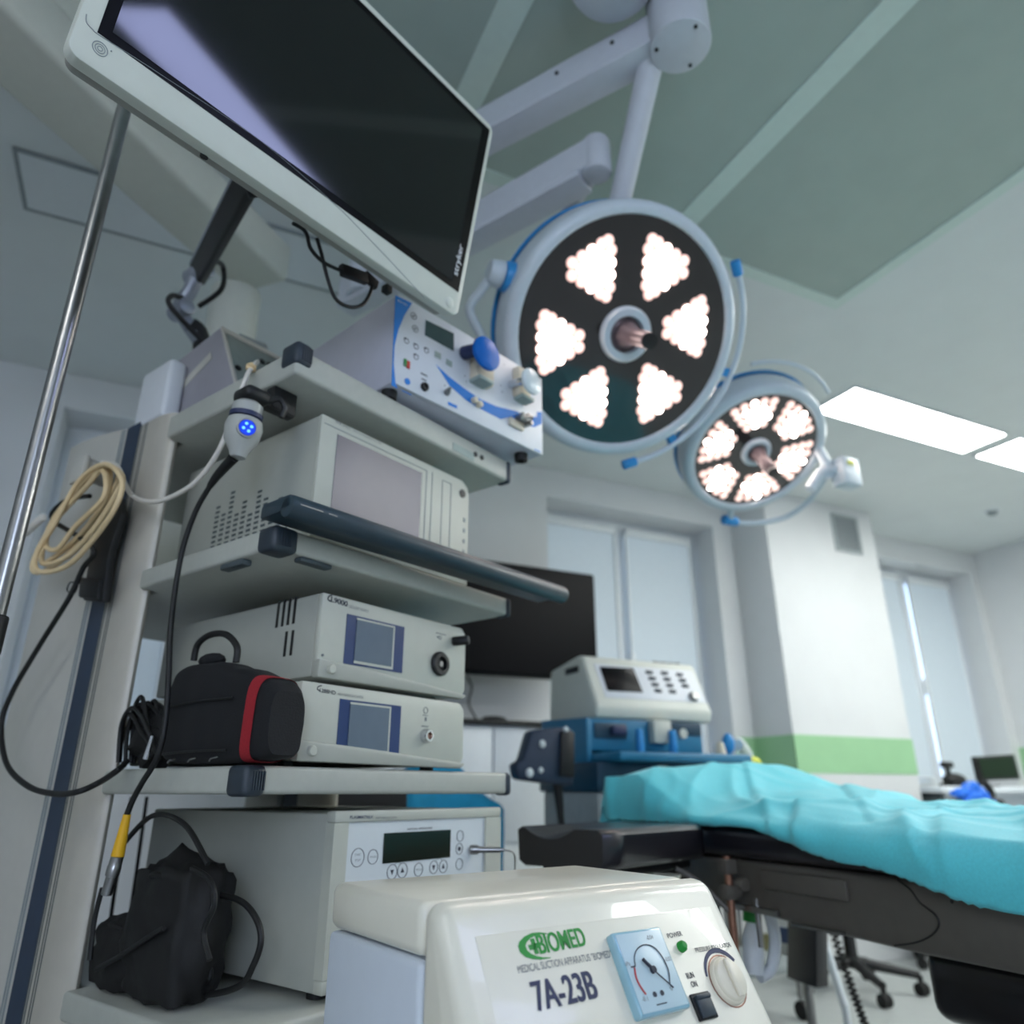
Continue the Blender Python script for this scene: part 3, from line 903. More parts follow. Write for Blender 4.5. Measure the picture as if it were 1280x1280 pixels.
cl = solo('handpiece_clip', MB().box(kc.x - .02, kc.x + .026, kc.y - .025, kc.y + .02, kc.z - .006, kc.z + .016, .008, 3).tube([kc + V((.02, -.02, .0)), kc + V((.035, -.028, .008)), kc + V((.045, -.03, -.004)), kc + V((.042, -.028, -.022))], .005, 8).box(.004, .05, kc.y - .012, kc.y + .012, min(kc.z, 1.51), 1.523, .003).box(kc.x, .05, kc.y - .01, kc.y + .01, kc.z - .002, kc.z + .014, .003), 'black_plastic', 'black clip under the top shelf holding the grey camera handpiece', 'clip', CART, tuple(kc))

# ------------------------------------------------------------------ second shelf: recorder and keyboard
Z2 = 1.267
fi = on(CART, (0, .02, 0), NY)
ib = thing('image_recorder', 'beige recorder box with a large violet-grey screen on the second shelf', 'recorder', CART, (.26, .2, Z2))
IX0, IX1, IT = .074, .447, 1.487
part('recorder_body', MB().box(IX0, IX1, .026, .42, Z2 + .006, IT, .004), 'device_side', ib)
m = MB().prism([(IX0, .026, Z2 + .006), (IX1 + .002, .026, Z2 + .006), (IX1 + .002, .026, IT - .03), (IX1 - .002, .026, IT - .012), (IX1 - .02, .026, IT), (IX0, .026, IT)], (0, -.008, 0), .002)
fp_ = part('front_panel', m, 'device_shell', ib)
y_ = .018
fi = on(CART, (0, y_, 0), NY)
a, b, c, d = fi(422, 542), fi(527, 592), fi(524, 687), fi(415, 647)
part('touch_screen', MB().box(a.x, b.x, y_ - .0012, y_ + .002, Z2 + .02, (a.z + b.z) / 2), 'screen_violet', ib)
m = MB()
zt = (a.z + b.z) / 2
m.box(a.x - .028, b.x + .014, y_ - .0008, y_, zt + .009, zt + .0102).box(b.x + .0125, b.x + .014, y_ - .0008, y_, Z2 + .01, zt + .01)
q = fi(553, 600); q2 = fi(564, 606)
m.box(q.x, q2.x, y_ - .0008, y_, q.z - .0005, q.z + .0005).box(q.x, q.x + .001, y_ - .0008, y_, Z2 + .035, q.z).box(q2.x - .001, q2.x, y_ - .0008, y_, Z2 + .035, q.z).box(q.x, q2.x, y_ - .0008, y_, Z2 + .035, Z2 + .036)
q = fi(540, 600)
m.box(q.x, q.x + .001, y_ - .0008, y_, Z2 + .012, zt + .012)
part('panel_seam', m, 'joint_grey', ib)
q = fi(578, 617)
part('port', MB().disc(q, NY, .0085, .0015), 'black_plastic', ib)
text(ib, 'SDC', fi(419, 528), fi(438, 538), NY, 'ink_soft', h=.0045)
text(ib, 'IMAGE MANAGEMENT SYSTEM', fi(441, 539), fi(476, 556), NY, 'ink_soft', h=.003)
m = MB()
for k in range(6):
    m.box(IX1 - .014, IX1 - .009, y_ - .001, y_, 1.29 + k * .022, 1.298 + k * .022)
part('status_mark', m, 'joint_grey', ib)
m = MB()
fz = on(CART, (IX0, 0, 0), V((-1, 0, 0)))
hts = [4, 7, 5, 8, 10, 6, 9, 7, 12, 8, 10]
for i in range(11):
    for j in range(hts[i]):
        y = .08 + i * .021
        z = Z2 + .03 + j * .0095
        m.box(IX0 - .0006, IX0 + .001, y, y + .012, z, z + .0045)
part('vent_holes', m, 'grille_dark', ib)
for x in (IX0 + .03, IX1 - .03):
    for y in (.06, .38):
        part('foot', MB().cyl((x, y, Z2), (x, y, Z2 + .007), .012), 'black_rubber', ib)

# keyboard lying on the front edge
KB = CART @ frame((-.025, -.012, 0), R(-2.5))
kb = thing('keyboard', 'long dark keyboard hooked along the front edge of the second shelf', 'keyboard', KB, (.31, .0, 1.27))
KL = .655
m = MB()
prof = [(-.052, 1.2685), (-.058, 1.272), (-.058, 1.282), (-.05, 1.291), (.012, 1.291), (.02, 1.287), (.02, 1.2685)]
m.prism([(0, y, z) for y, z in prof], (KL, 0, 0), .004)
m.cyl((.0, -.045, 1.274), (KL, -.045, 1.274), .0175, bev=.006)
part('keyboard_body', m, 'keyboard_navy', kb)
m = MB()
for r_ in range(2):
    for k in range(24):
        x = .05 + k * .024
        if x < KL - .04:
            m.box(x, x + .018, -.034 + r_ * .024, -.014 + r_ * .024, 1.29, 1.2965, .002, 1)
part('keys', m, 'cart_panel', kb)
part('trim_line', MB().box(.012, .05, -.0628, -.055, 1.274, 1.2755).box(.06, .075, -.0628, -.055, 1.274, 1.2755), 'steel', kb)
part('top_button', MB().cyl((.56, .006, 1.29), (.56, .006, 1.306), .006, .004), 'steel', kb)

# ------------------------------------------------------------------ third shelf: light source and camera unit
Z3 = .934
def unit(name, label, cat, x0, x1, z0, z1, yf, depth, pts):
    u = thing(name, label, cat, CART, ((x0 + x1) / 2, yf + depth / 2, z0))
    part('unit_body', MB().box(x0, x1 - .004, yf + .012, yf + depth, z0 + .008, z1, .004), 'device_side', u)
    m = MB().prism([(x0, yf + .014, z0 + .012), (x1 - .01, yf + .014, z0 + .008), (x1, yf + .014, z0 + .02), (x1, yf + .014, z1 - .014), (x1 - .012, yf + .014, z1 - .002), (x0, yf + .014, z1)], (0, -.014, 0), .004)
    part('front_panel', m, 'device_shell', u)
    # curved lower lip sweeping down to the right
    lip = [(x0 - .001, z0 + .006)] + [(x0 + (x1 - x0) * t, z0 + .034 - .022 * t ** 1.2) for t in [q / 10 for q in range(11)]] + [(x1 - .012, z0 + .004)]
    part('lower_lip', MB().prism([(x, yf + .01, z) for x, z in lip], (0, -.016, 0), .003), 'device_side', u)
    for x in (x0 + .03, x1 - .03):
        for y in (.06, depth - .04):
            part('foot', MB().cyl((x, yf + y, z0), (x, yf + y, z0 + .009), .012), 'black_rubber', u)
    f = on(CART, (0, yf, 0), NY)
    a, b, c, d = [f(*p) for p in pts]
    s = part('display_surround', MB().box(a.x, b.x, yf - .0012, yf + .002, (c.z + d.z) / 2, (a.z + b.z) / 2), 'screen_navy', u)
    wq = b.x - a.x
    z1_, z0_ = (a.z + b.z) / 2, (c.z + d.z) / 2
    m = MB().box(a.x + wq * .155, b.x - wq * .18, yf - .002, yf + .002, z0_ + .003, z1_ - .003)
    part('display_frame', m, 'device_shell', s)
    part('display', MB().box(a.x + wq * .155, b.x - wq * .21, yf - .0026, yf + .002, z0_ + .007, z1_ - .006), 'screen_slate', s)
    c = V((x0 + .022, yf - .006, z0 + .02))
    part('lip_button', MB().lathe([(0, 0), (.0075, 0), (.0075, .004), (.006, .006), (0, .006)], c, NY), 'device_shell', u)
    return u, f
U1, f1 = unit('light_source', 'beige light source box with slots and round port, upper of two on the third shelf', 'light source', .111, .452, 1.054, 1.191, .02, .46, [(434, 765), (505, 786), (500, 846), (428, 824)])
text(U1, 'L9000', f1(413, 752), f1(434, 758.5), NY, 'ink', h=.0085, bold=.02)
text(U1, 'LED LIGHT SOURCE', f1(436, 759.5), f1(460, 766), NY, 'ink_soft', h=.0045)
c = f1(412, 749)
part('emblem', MB().tube([c + V((.004, 0, .0075)), c + V((-.002, 0, .004)), c + V((-.003, 0, -.001)), c + V((.003, 0, -.003))], .0011, 6), 'ink', U1)
c = f1(549, 830)
m = MB().lathe([(.0115, 0), (.0215, 0), (.0215, .005), (.019, .008), (.0125, .008), (.0115, .002), (0, .002)], c, NY, 36)
part('light_port', m, 'black_plastic', U1)
part('port_lens', MB().disc(c + V((.002, -.002, 0)), NY, .005, .002), 'steel', U1)
m = MB()
q = f1(545, 791); q2 = f1(557, 795)
m.box(q.x, q2.x, .0192, .02, q.z - .0006, q.z + .0006)
c = f1(550, 797)
m.ring(c, NY, .0032, .0004).box(c.x - .008, c.x - .004, .0192, .02, c.z - .001, c.z + .001)
m.disc(f1(403, 819), NY, .0022, .0012)
part('panel_print', m, 'ink_soft', U1)
c = f1(572, 803)
part('black_plug', MB().cyl((c.x - .012, .022, c.z), (c.x + .002, -.006, c.z + .002), .0085, bev=.002), 'black_plastic', U1)
m = MB()
fs1 = on(CART, (.111, 0, 0), V((-1, 0, 0)))
for i in range(4):
    q = fs1(347.5 + i * 7, 768 - i * 1.8)
    m.box(.1104, .113, q.y - .0032, q.y + .0032, q.z - .022, q.z + .022)
for i in range(2):
    q = fs1(357 + i * 8, 805 - i * 1.5)
    m.box(.1104, .113, q.y - .0032, q.y + .0032, q.z - .02, q.z + .02)
part('vent_slots', m, 'black_rubber', U1)

U2, f2 = unit('camera_unit', 'beige camera control box with small socket, lower of two on the third shelf', 'camera control unit', .073, .429, Z3, 1.050, .0, .46, [(425, 872), (501, 884), (497, 949), (420, 938)])
text(U2, '1288HD', f2(399, 865), f2(419, 868.5), NY, 'ink', h=.0055, bold=.012)
text(U2, 'HIGH DEFINITION CAMERA', f2(422, 869), f2(454, 873.5), NY, 'ink_soft', h=.004)
c = f2(399, 861)
part('emblem', MB().tube([c + V((.004, 0, .005)), c + V((-.002, 0, .003)), c + V((-.003, 0, -.001)), c + V((.003, 0, -.003))], .0008, 6), 'ink', U2)
c = f2(531, 920)
part('camera_socket', MB().lathe([(.006, 0), (.0115, 0), (.0115, .006), (.009, .012), (.006, .012), (.006, .003), (0, .003)], c, NY, 30), 'chrome', U2)
part('socket_core', MB().disc(c, NY, .0055, .006), 'copper_rod', U2)
m = MB()
c = f2(532, 888)
m.ring(c, NY, .005, .0004).box(c.x - .006, c.x + .006, -.0008, 0, c.z - .0085, c.z - .0075)
c = f2(532, 899)
m.box(c.x - .0016, c.x + .0016, -.0008, 0, c.z - .003, c.z + .003)
c = f2(531, 908)
m.box(c.x - .008, c.x + .008, -.0008, 0, c.z - .0007, c.z + .0007)
part('panel_print', m, 'ink_soft', U2)

# black carrying bag with a red strap
fbag = on(CART, (-.012, 0, 0), V((-1, 0, 0)))
y_f, y_b = on(CART, (.05, 0, 0), V((-1, 0, 0)))(377, 900).y, fbag(196, 900).y
BT = [on(CART, (.03, 0, 0), V((-1, 0, 0)))(*p) for p in ((376, 862), (352, 845), (320, 836), (290, 829), (250, 831), (220, 846), (200, 872))]
bg = thing('carrying_bag', 'black nylon bag with a red strap and carry loop on the third shelf', 'bag', CART, (.03, (y_f + y_b) / 2, Z3))
def bag_fn(u, v):
    # u along the length, v round the section
    y = y_f + (y_b - y_f) * u
    e = min(1.0, math.sin(math.pi * min(1, max(0, u))) ** .35 + .001)
    top = lerp_tab([(q.y, q.z) for q in BT], y)
    a = 2 * math.pi * v
    ca_, sa_ = math.cos(a), math.sin(a)
    sx = abs(ca_) ** .45 * (1 if ca_ > 0 else -1)
    sz = abs(sa_) ** .5 * (1 if sa_ > 0 else -1)
    cz = (Z3 + .002 + top) / 2
    hz = (top - Z3 - .002) / 2
    k = noise.noise(V((u * 6, v * 5, 1.3))) * .0025
    return V((.027 + sx * (.036 * (.75 + .25 * e) + k), y, cz + sz * hz * (.82 + .18 * e)))
m = MB().grid(bag_fn, 30, 36)
m.prism([bag_fn(0, j / 36) for j in range(36)], (0, .002, 0))
m.prism([bag_fn(1, j / 36) for j in range(36)], (0, -.002, 0))
part('bag_body', m, 'bag_nylon', bg, angle=60)
def band(u0, u1, slant, grow, mname, nm):
    m = MB()
    def fn(u, v):
        p = bag_fn(u0 + (u1 - u0) * u + slant * (0.5 - 0.5 * math.sin(2 * math.pi * v)), v)
        c = V((.027, p.y, 1.0))
        return p + V(((p.x - .027) * grow, 0, (p.z - 1.0) * grow * .5))
    m.grid(fn, 3, 40)
    return part(nm, m, mname, bg, angle=60)
band(.075, .155, .05, .05, 'strap_red', 'red_strap')
m = MB()
for z in (.952, 1.02):
    m.tube([V((-.0105, bag_fn(.28, .5).y, z)), V((-.0115, bag_fn(.6, .5).y, z + .001)), V((-.0105, bag_fn(.93, .5).y, z - .001))], .0016, 8)
part('piping', m, 'black_rubber', bg)
m = MB()
for k in (.35, .55, .75):
    part('buckle', MB().tube([V((-.0105, bag_fn(k, .5).y, .944)), V((-.013, bag_fn(k + .04, .5).y, .942)), V((-.0105, bag_fn(k + .07, .5).y, .939))], .0011, 6), 'steel', bg)
fb2 = on(CART, (.02, 0, 0), V((-1, 0, 0)))
m = MB().tube([fb2(242, 826), fb2(247, 806), fb2(262, 794), fb2(282, 793), fb2(296, 808), fb2(295, 828)], .005, 10)
part('carry_loop', m, 'black_rubber', bg)
m = MB().ball(fb2(265, 826), 1, (.015, .03, .012))
part('loop_tab', m, 'bag_nylon', bg)

# bundle of thin black cables beside the bag
cbn = thing('cable_bundle', 'tangle of thin black cables between the bag and the cart column on the third shelf', 'cables', CART, (.03, .36, Z3))
random.seed(3)
for i in range(9):
    x = .0 + i * .006
    y0 = y_b + .01 + random.random() * .02
    pts = [V((x + .01, y0, Z3 + .012 + i * .003)), V((x, y0 + .05, Z3 + .05 + random.random() * .04)), V((x - .004, y0 + .085, Z3 + .08 + random.random() * .03)), V((x + .004, y0 + .125, Z3 + .05 + random.random() * .03)), V((x + .012, y0 + .13, Z3 + .01))]
    part('cable_run', MB().tube(pts, .0035, 8), 'black_rubber', cbn)
m = MB()
m.ball(V((.036, y_b + .085, Z3 + .045)), 1, (.024, .06, .042), sub=3, jitter=.5)
part('cable_knot', m, 'pouch_dark', cbn)
part('plug_tip', MB().cyl(V((-.008, y_b + .02, Z3 + .012)), V((-.008, y_b + .012, Z3 + .045)), .005, .003), 'chrome', cbn)

# ------------------------------------------------------------------ fourth shelf: generator, pouches
Z4 = .631
pg = thing('plasma_generator', 'large beige generator box with dark display on the lowest visible cart shelf', 'generator', CART, (.36, .2, Z4))
GX0, GX1, GT, GY = .165, .554, .874, .02
part('generator_body', MB().box(GX0, GX1, GY + .012, .52, Z4 + .012, GT - .003, .004), 'device_side', pg)
fg_ = on(CART, (0, GY, 0), NY)
m = MB()
m.box(GX0, GX1, GY - .006, GY + .014, .858, GT, .003).box(GX0, .192, GY - .0055, GY + .0135, Z4 + .03, .858).box(.511, GX1, GY - .0055, GY + .0135, Z4 + .03, .858).box(GX0, GX1, GY - .006, GY + .014, Z4 + .012, Z4 + .03, .003)
part('front_frame', m, 'device_shell', pg)
part('control_panel', MB().box(.190, .512, GY - .001, GY + .012, Z4 + .03, .859), 'screen_grey' if 'screen_grey' in MATS else 'lamp_panel_off', pg)
yp = GY - .001
fg_ = on(CART, (0, yp, 0), NY)
a, b, c, d = fg_(480, 1041), fg_(563, 1037), fg_(563, 1072), fg_(480, 1078)
part('display', MB().box(a.x, b.x, yp - .0012, yp + .002, .798, .8405), 'lcd_olive', pg)
yq = GY - .006
fgq = on(CART, (0, yq, 0), NY)
text(pg, 'PLASMATREX', fgq(437, 1023.5), fgq(466, 1023), NY, 'ink_navy', h=.0042, bold=.01)
text(pg, 'ARTHROSCOPY', fgq(469, 1023.5), fgq(496, 1023), NY, 'ink_soft', h=.0025)
text(pg, 'INITIAL PRESSURE', fg_(509, 1037.5), fg_(540, 1036), NY, 'ink', h=.0028, bold=.01)
m = MB()
for px, py, r in ((447, 1072, .0125), (466, 1071, .010), (490, 1090, .0105), (503, 1088, .0105), (523, 1087, .0095), (542, 1084, .0095), (554, 1083, .0095), (575, 1045, .0085), (574, 1061, .0085), (574, 1080, .0085)):
    part('key_ring', MB().ring(fg_(px, py), NY, r, .0005), 'ink_soft', pg)
m.tube([fg_(493, 1080), fg_(497, 1078), fg_(501, 1079)], .0004, 6).tube([fg_(545, 1075), fg_(549, 1073), fg_(553, 1075)], .0004, 6)
part('key_arcs', m, 'ink_soft', pg)
m = MB()
for px, py, s in ((490, 1090, -1), (503, 1088, 1), (542, 1084, -1), (554, 1083, 1)):
    c = fg_(px, py)
    m.prism([c + V((-.0035, 0, -.003 * s)), c + V((.0035, 0, -.003 * s)), c + V((0, 0, .004 * s))], (0, -.0006, 0))
m.disc(fg_(574, 1061), NY, .0035, .0007)
part('key_symbols', m, 'ink', pg)
text(pg, 'START', fg_(443, 1070), fg_(451, 1069.6), NY, 'ink_soft', h=.0032)
text(pg, 'STOP', fg_(443.5, 1077), fg_(450, 1076.6), NY, 'ink_soft', h=.0032)
text(pg, 'MODE', fg_(462, 1072.5), fg_(470, 1072), NY, 'ink_soft', h=.0028)
text(pg, 'MENU', fg_(519.5, 1088.5), fg_(527, 1088), NY, 'ink_soft', h=.0028)
c = fg_(588, 1062)
part('connector', MB().lathe([(0, 0), (.0075, 0), (.0075, .012), (.005, .016), (.0045, .05), (.002, .06), (0, .06)], c, V((.55, -1, 0)), 20), 'steel', pg)
e = c + V((.55, -1, 0)).normalized() * .06
part('connector_lead', MB().tube([e, e + V((.015, -.008, -.006)), e + V((.024, -.004, -.03)), e + V((.028, .0, -.1))], .0014, 8), 'steel', pg)
for x in (GX0 + .03, GX1 - .03):
    for y in (.06, .48):
        part('foot', MB().cyl((x, y, Z4), (x, y, Z4 + .013), .014), 'black_rubber', pg)

fpo = on(CART, (.06, 0, 0), V((-1, 0, 0)))
def pouch(name, label, px, py, sc, seed, mname='pouch_dark'):
    c = fpo(px, py)
    c.z = Z4 + sc[2] + .002
    o = thing(name, label, 'pouch', CART, (c.x, c.y, Z4))
    t = bmesh.new()
    bmesh.ops.create_cube(t, size=2.0)
    bmesh.ops.subdivide_edges(t, edges=t.edges[:], cuts=9, use_grid_fill=True)
    for v in t.verts:
        q = v.co.copy()
        s = q.normalized() * 1.25
        v.co = q.lerp(s, .55)
        k = 1 + .16 * noise.noise(v.co * 2.2 + V((seed, 0, 0))) + .06 * noise.noise(v.co * 6 + V((0, seed, 0)))
        v.co *= k
        v.co = V((v.co.x * sc[0], v.co.y * sc[1], max(-.98, v.co.z) * sc[2])) + c
    m = MB()
    m.merge(t)
    part('pouch_body', m, mname, o, angle=70)
    m = MB().tube([c + V((-sc[0] * .6, -sc[1] * .8, sc[2] * .6)), c + V((-sc[0] * 1.02, 0, sc[2] * .86)), c + V((-sc[0] * .5, sc[1] * .8, sc[2] * .7))], .004, 8)
    part('zip', m, 'pouch_dark', o)
    return c
pouch('foot_pedal_pouch', 'tall crumpled black pouch leaning beside the big generator on the lowest shelf', 226, 1130, (.042, .075, .085), 2.0)
pouch('cable_pouch', 'small low black pouch at the front of the lowest shelf, against the column', 165, 1200, (.035, .065, .045), 5.0)
fl = on(CART, (.075, 0, 0), V((-1, 0, 0)))
cc = thing('power_cable', 'black cable lying in a wide loop on the lowest visible shelf', 'cable', CART, tuple(fl(300, 1230)))
def zc(p, z):
    p.z = max(p.z, z)
    return p
zf = Z4 + .005
pts = [fl(232, 1150), fl(236, 1132), fl(258, 1121), fl(282, 1120), fl(306, 1130), fl(322, 1152), fl(326, 1178), fl(316, 1208), fl(300, 1232), zc(fl(262, 1243), zf), zc(fl(225, 1243), zf), zc(fl(190, 1230), zf), fl(200, 1226), zc(fl(240, 1228), zf), fl(262, 1222), fl(258, 1190)]
m = MB().tube([zc(p, zf) for p in pts], .0042, 10)
part('cable_run', m, 'black_rubber', cc)
m = MB()
for pp in ([(205, 1160), (185, 1172), (150, 1195), (120, 1212)], [(240, 1085), (262, 1100), (268, 1130), (255, 1165), (262, 1200)], [(150, 1060), (190, 1020), (230, 1030), (260, 1080)], [(128, 1110), (118, 1150), (112, 1200)]):
    m.tube([zc(on(CART, (.01, 0, 0), V((-1, 0, 0)))(*p), zf) for p in pp], .0038, 8)
part('cable_strand', m, 'black_rubber', cc)
q = fl(186, 1225)
part('plug', MB().cyl(zc(fl(176, 1240), Z4 + .012), fl(168, 1205), .011, bev=.003), 'black_plastic', cc)
part('white_tag', MB().box(fl(190, 1205).x - .012, fl(190, 1205).x - .01, fl(208, 1205).y, fl(186, 1205).y, fl(195, 1211).z, fl(195, 1199).z), 'cart_panel', cc)

# hanging cables behind the shelves
hb = thing('hanging_cables', 'thin black leads hanging behind the shelves next to the cart column', 'cables', CART, (.2, .7, .5))
for i, (x, y) in enumerate(((.10, .835), (.125, .84), (.15, .85), (.20, .84), (.24, .855), (.29, .84), (.33, .85))):
    z1 = 1.225 if i < 3 else .89
    m = MB().tube([(x, y, .5), (x + .01 * math.sin(i), y, (.5 + z1) / 2), (x - .008, y, z1)], .004, 8)
    part('lead', m, 'black_rubber', hb)

# handpiece cable down the cart front-left, ends in a yellow connector
fc = on(CART, (-.035, 0, 0), V((-1, 0, 0)))
fc2 = on(CART, (-.022, 0, 0), V((-1, 0, 0)))
hcab = thing('handpiece_cable', 'black cable running from the grey handpiece down to a yellow connector', 'cable', CART, tuple(fc(215, 800)))
bx0 = fbot - axis.normalized() * .004
m = MB().tube([fc(292, 572), fc(272, 594), fc(262, 608)], .0088, 12, r_end=.005)
part('strain_relief', m, 'black_rubber', hcab)
m = MB().tube([fc(266, 602), fc(246, 636), fc(230, 680), fc(220, 730), fc(213, 790), fc(211, 840), fc(208, 890), fc(203, 925), fc(194, 952), fc(178, 978), fc(166, 1000), fc(158, 1020)], .0042, 10)
part('cable_run', m, 'black_rubber', hcab)
m = MB().tube([fc(159, 1018), fc(147, 1070)], .0052, 14, 0, r_end=.0088)
part('yellow_boot', m, 'yellow_plastic', hcab)
a, b = fc(147, 1070), fc(133, 1118)
d = (b - a)
part('metal_plug', MB().lathe([(0, 0), (.0085, 0), (.0085, d.length * .25), (.0092, d.length * .27), (.0092, d.length * .5), (.0072, d.length * .52), (.0072, d.length), (0, d.length)], a, d, 18), 'steel', hcab)

# cream cable coiled on a hook of the column, running up to the console
fk1 = on(CART, (-.045, 0, 0), V((-1, 0, 0)))
hk = thing('cable_hook', 'grey hook and black holder on the cart column carrying the coiled cream cable', 'hook', CART, tuple(fk1(120, 620)))
c = fk1(118, 592)
part('hook_peg', MB().cyl(V((-.014, c.y, c.z)), V((-.075, c.y, c.z + .004)), .02, .024, bev=.004).box(-.08, -.066, c.y - .03, c.y + .025, c.z - .03, c.z + .024, .01), 'cart_panel', hk)
fk0 = on(CART, (-.03, 0, 0), V((-1, 0, 0)))
pb = [fk0(*p) for p in ((146, 620), (122, 640), (112, 690), (105, 735), (103, 750), (128, 752), (136, 690), (152, 640))]
part('black_holder', MB().prism(pb, (.014, 0, 0), .003), 'black_plastic', hk)
lob = [fk0(*p, .006) for p in ((103, 722), (128, 725), (125, 750), (101, 747))]
part('holder_box', MB().prism(lob, (.02, 0, 0), .004), 'black_plastic', hk)
lp = thing('cream_cable', 'cream cable coiled in loops on the cart column hook and leading to the console', 'cable', CART, tuple(fk1(100, 660)))
random.seed(11)
loops = [((128, 582), (146, 590), (137, 622), (112, 664), (72, 702), (48, 717), (44, 700), (60, 665), (92, 616)),
         ((126, 586), (140, 596), (130, 630), (100, 672), (66, 700), (52, 700), (56, 676), (76, 640), (104, 606)),
         ((130, 580), (151, 594), (146, 620), (120, 662), (86, 694), (56, 706), (50, 690), (70, 650), (106, 600)),
         ((124, 588), (135, 600), (126, 626), (96, 660), (70, 684), (60, 684), (66, 660), (84, 634), (110, 606)),
         ((132, 579), (154, 598), (148, 632), (118, 676), (80, 706), (50, 712), (47, 694), (66, 655), (100, 600))]
for i, L in enumerate(loops):
    f_ = on(CART, (-.05 - .008 * i, 0, 0), V((-1, 0, 0)))
    part('coil_loop', MB().tube([f_(p[0] + random.uniform(-3, 3), p[1] + random.uniform(-3, 3)) for p in L], .0047, 10, closed=True), 'cable_cream', lp)
f_ = on(CART, (-.055, 0, 0), V((-1, 0, 0)))
fz_ = on(CART, (-.03, 0, 0), V((-1, 0, 0)))
m = MB().tube([f_(128, 578), f_(142, 580), f_(150, 588), f_(156, 604), fz_(166, 620), fz_(186, 627), fz_(210, 623), fz_(244, 603), fz_(272, 566), fz_(290, 522), fz_(304, 482), on(CART, (-.01, 0, 0), V((-1, 0, 0)))(313, 462), on(CART, (.06, 0, 0), V((-1, 0, 0)))(322, 452)], .0042, 10)
part('cable_run', m, 'cable_white', lp)
part('cable_end', MB().cyl(fz_(38, 668, .01), fz_(62, 648, .012), .008, bev=.002), 'cable_white', lp)
c = fz_(316, 458)
part('strain_clip', MB().ball(on(CART, (-.008, 0, 0), V((-1, 0, 0)))(314, 459), .0085, (1, 1, .8), sub=3, jitter=.6), 'cable_cream', lp)
lb = thing('black_loop_cable', 'black cable hanging from the cream coil in a big loop to the third shelf', 'cable', CART, tuple(fz_(20, 880)))
m = MB().tube([f_(112, 620), f_(84, 625), f_(66, 640), f_(68, 652), f_(100, 672), f_(118, 690), f_(104, 710), f_(86, 748), f_(50, 806), f_(16, 864), f_(2, 905), f_(8, 954), f_(34, 982), f_(66, 992), f_(96, 990), fz_(124, 978), fz_(148, 962), on(CART, (.0, 0, 0), V((-1, 0, 0)))(158, 952)], .0046, 10)
part('cable_run', m, 'black_rubber', lb)
part('cable_tie', MB().tube([f_(88, 728), f_(84, 738), f_(92, 742), f_(97, 731)], .0012, 6, closed=True), 'black_rubber', lb)

# ------------------------------------------------------------------ suction apparatus in the foreground
TB = R(29)
st, ct = math.sin(TB), math.cos(TB)
bi = thing('suction_apparatus', 'white suction apparatus with a sloped gauge panel and green emblem standing before the cart', 'suction apparatus', BIO, (.17, .14, 0))
ZT, BW = .810, .345
W3 = V((0, st, ct)); NB = V((0, -ct, st))
zb = .42
yb_ = -(ZT - zb) * math.tan(TB)
def side(x, y0, y1):
    return None
# front shell
prof = [(.036, ZT), (.006, ZT), (yb_, zb), (yb_, .10), (.036, .10)]
m = MB()
xl = -.006
m.prism([(xl, y, z) for y, z in prof], (BW + .006, 0, 0), .016, 4)
part('front_shell', m, 'biomed_shell', bi)
m = MB().prism([(xl + .001, .037, .765), (xl + .001, .037, ZT - .001), (xl + .001, .232, ZT - .001), (xl + .001, .232, .765)], (BW - .002 + .004, 0, 0), .010, 3)
part('top_cover', m, 'biomed_shell', bi)
part('rear_cover', MB().box(xl + .0015, BW - .0015, .037, .232, .10, .763, .006, 3), 'biomed_cover', bi)
for x in (.03, BW - .03):
    for y in (-.15, .16):
        part('caster', MB().cyl((x - .012, y, .05), (x + .012, y, .05), .05, bev=.006).box(x - .018, x + .018, y - .012, y + .012, .06, .102), 'black_rubber', bi)
PO = V((0, .006, ZT))
fb_ = on(BIO, PO, NB)
# raised border of the sloped panel
m = MB()
q = [fb_(*p) for p in ((621, 1160), (888, 1130))]
def ps(x, s, l=0.0):  # point of the sloped panel: x along, s down the slope
    return V((x, .006, ZT)) - W3 * s + NB * l
sa, sb, xa, xb = .028, .40, .022, BW - .022
m.prism([ps(xa, sa, -.001), ps(xb, sa, -.001), ps(xb, sb, -.001), ps(xa, sb, -.001)], NB * .0022, .0012)
part('front_panel', m, 'biomed_shell', bi)
fb_ = on(BIO, PO + NB * .0012, NB)
E_ = lambda x, y, l=0: fb_(x, y, l)
def span(a, b):
    return fb_(*a), fb_(*b)
A, B = span((675, 1192.5), (734, 1181.5))
text(bi, 'BIOMED', A, B, NB, 'ink_green', h=.0155, bold=.022)
A, B = span((648, 1217), (765, 1196.5))
text(bi, 'MEDICAL SUCTION APPARATUS "BIOMED"', A, B, NB, 'ink_soft', h=.0058)
A, B = span((671, 1264), (749, 1246.5))
text(bi, '7A-23B', A, B, NB, 'ink_navy', h=.0215, bold=.024)
A, B = span((835, 1173), (853, 1169.5))
text(bi, 'POWER', A, B, NB, 'ink', h=.0042, bold=.012)
A, B = span((870, 1191), (914, 1183.5))
text(bi, 'PRESSURE REGULATOR', A, B, NB, 'ink', h=.0042, bold=.01)
A, B = span((859, 1224), (868, 1222))
text(bi, 'RUN', A, B, NB, 'ink', h=.005, bold=.015)
A, B = span((865, 1234.5), (872, 1233))
text(bi, 'ON', A, B, NB, 'ink', h=.005, bold=.015)
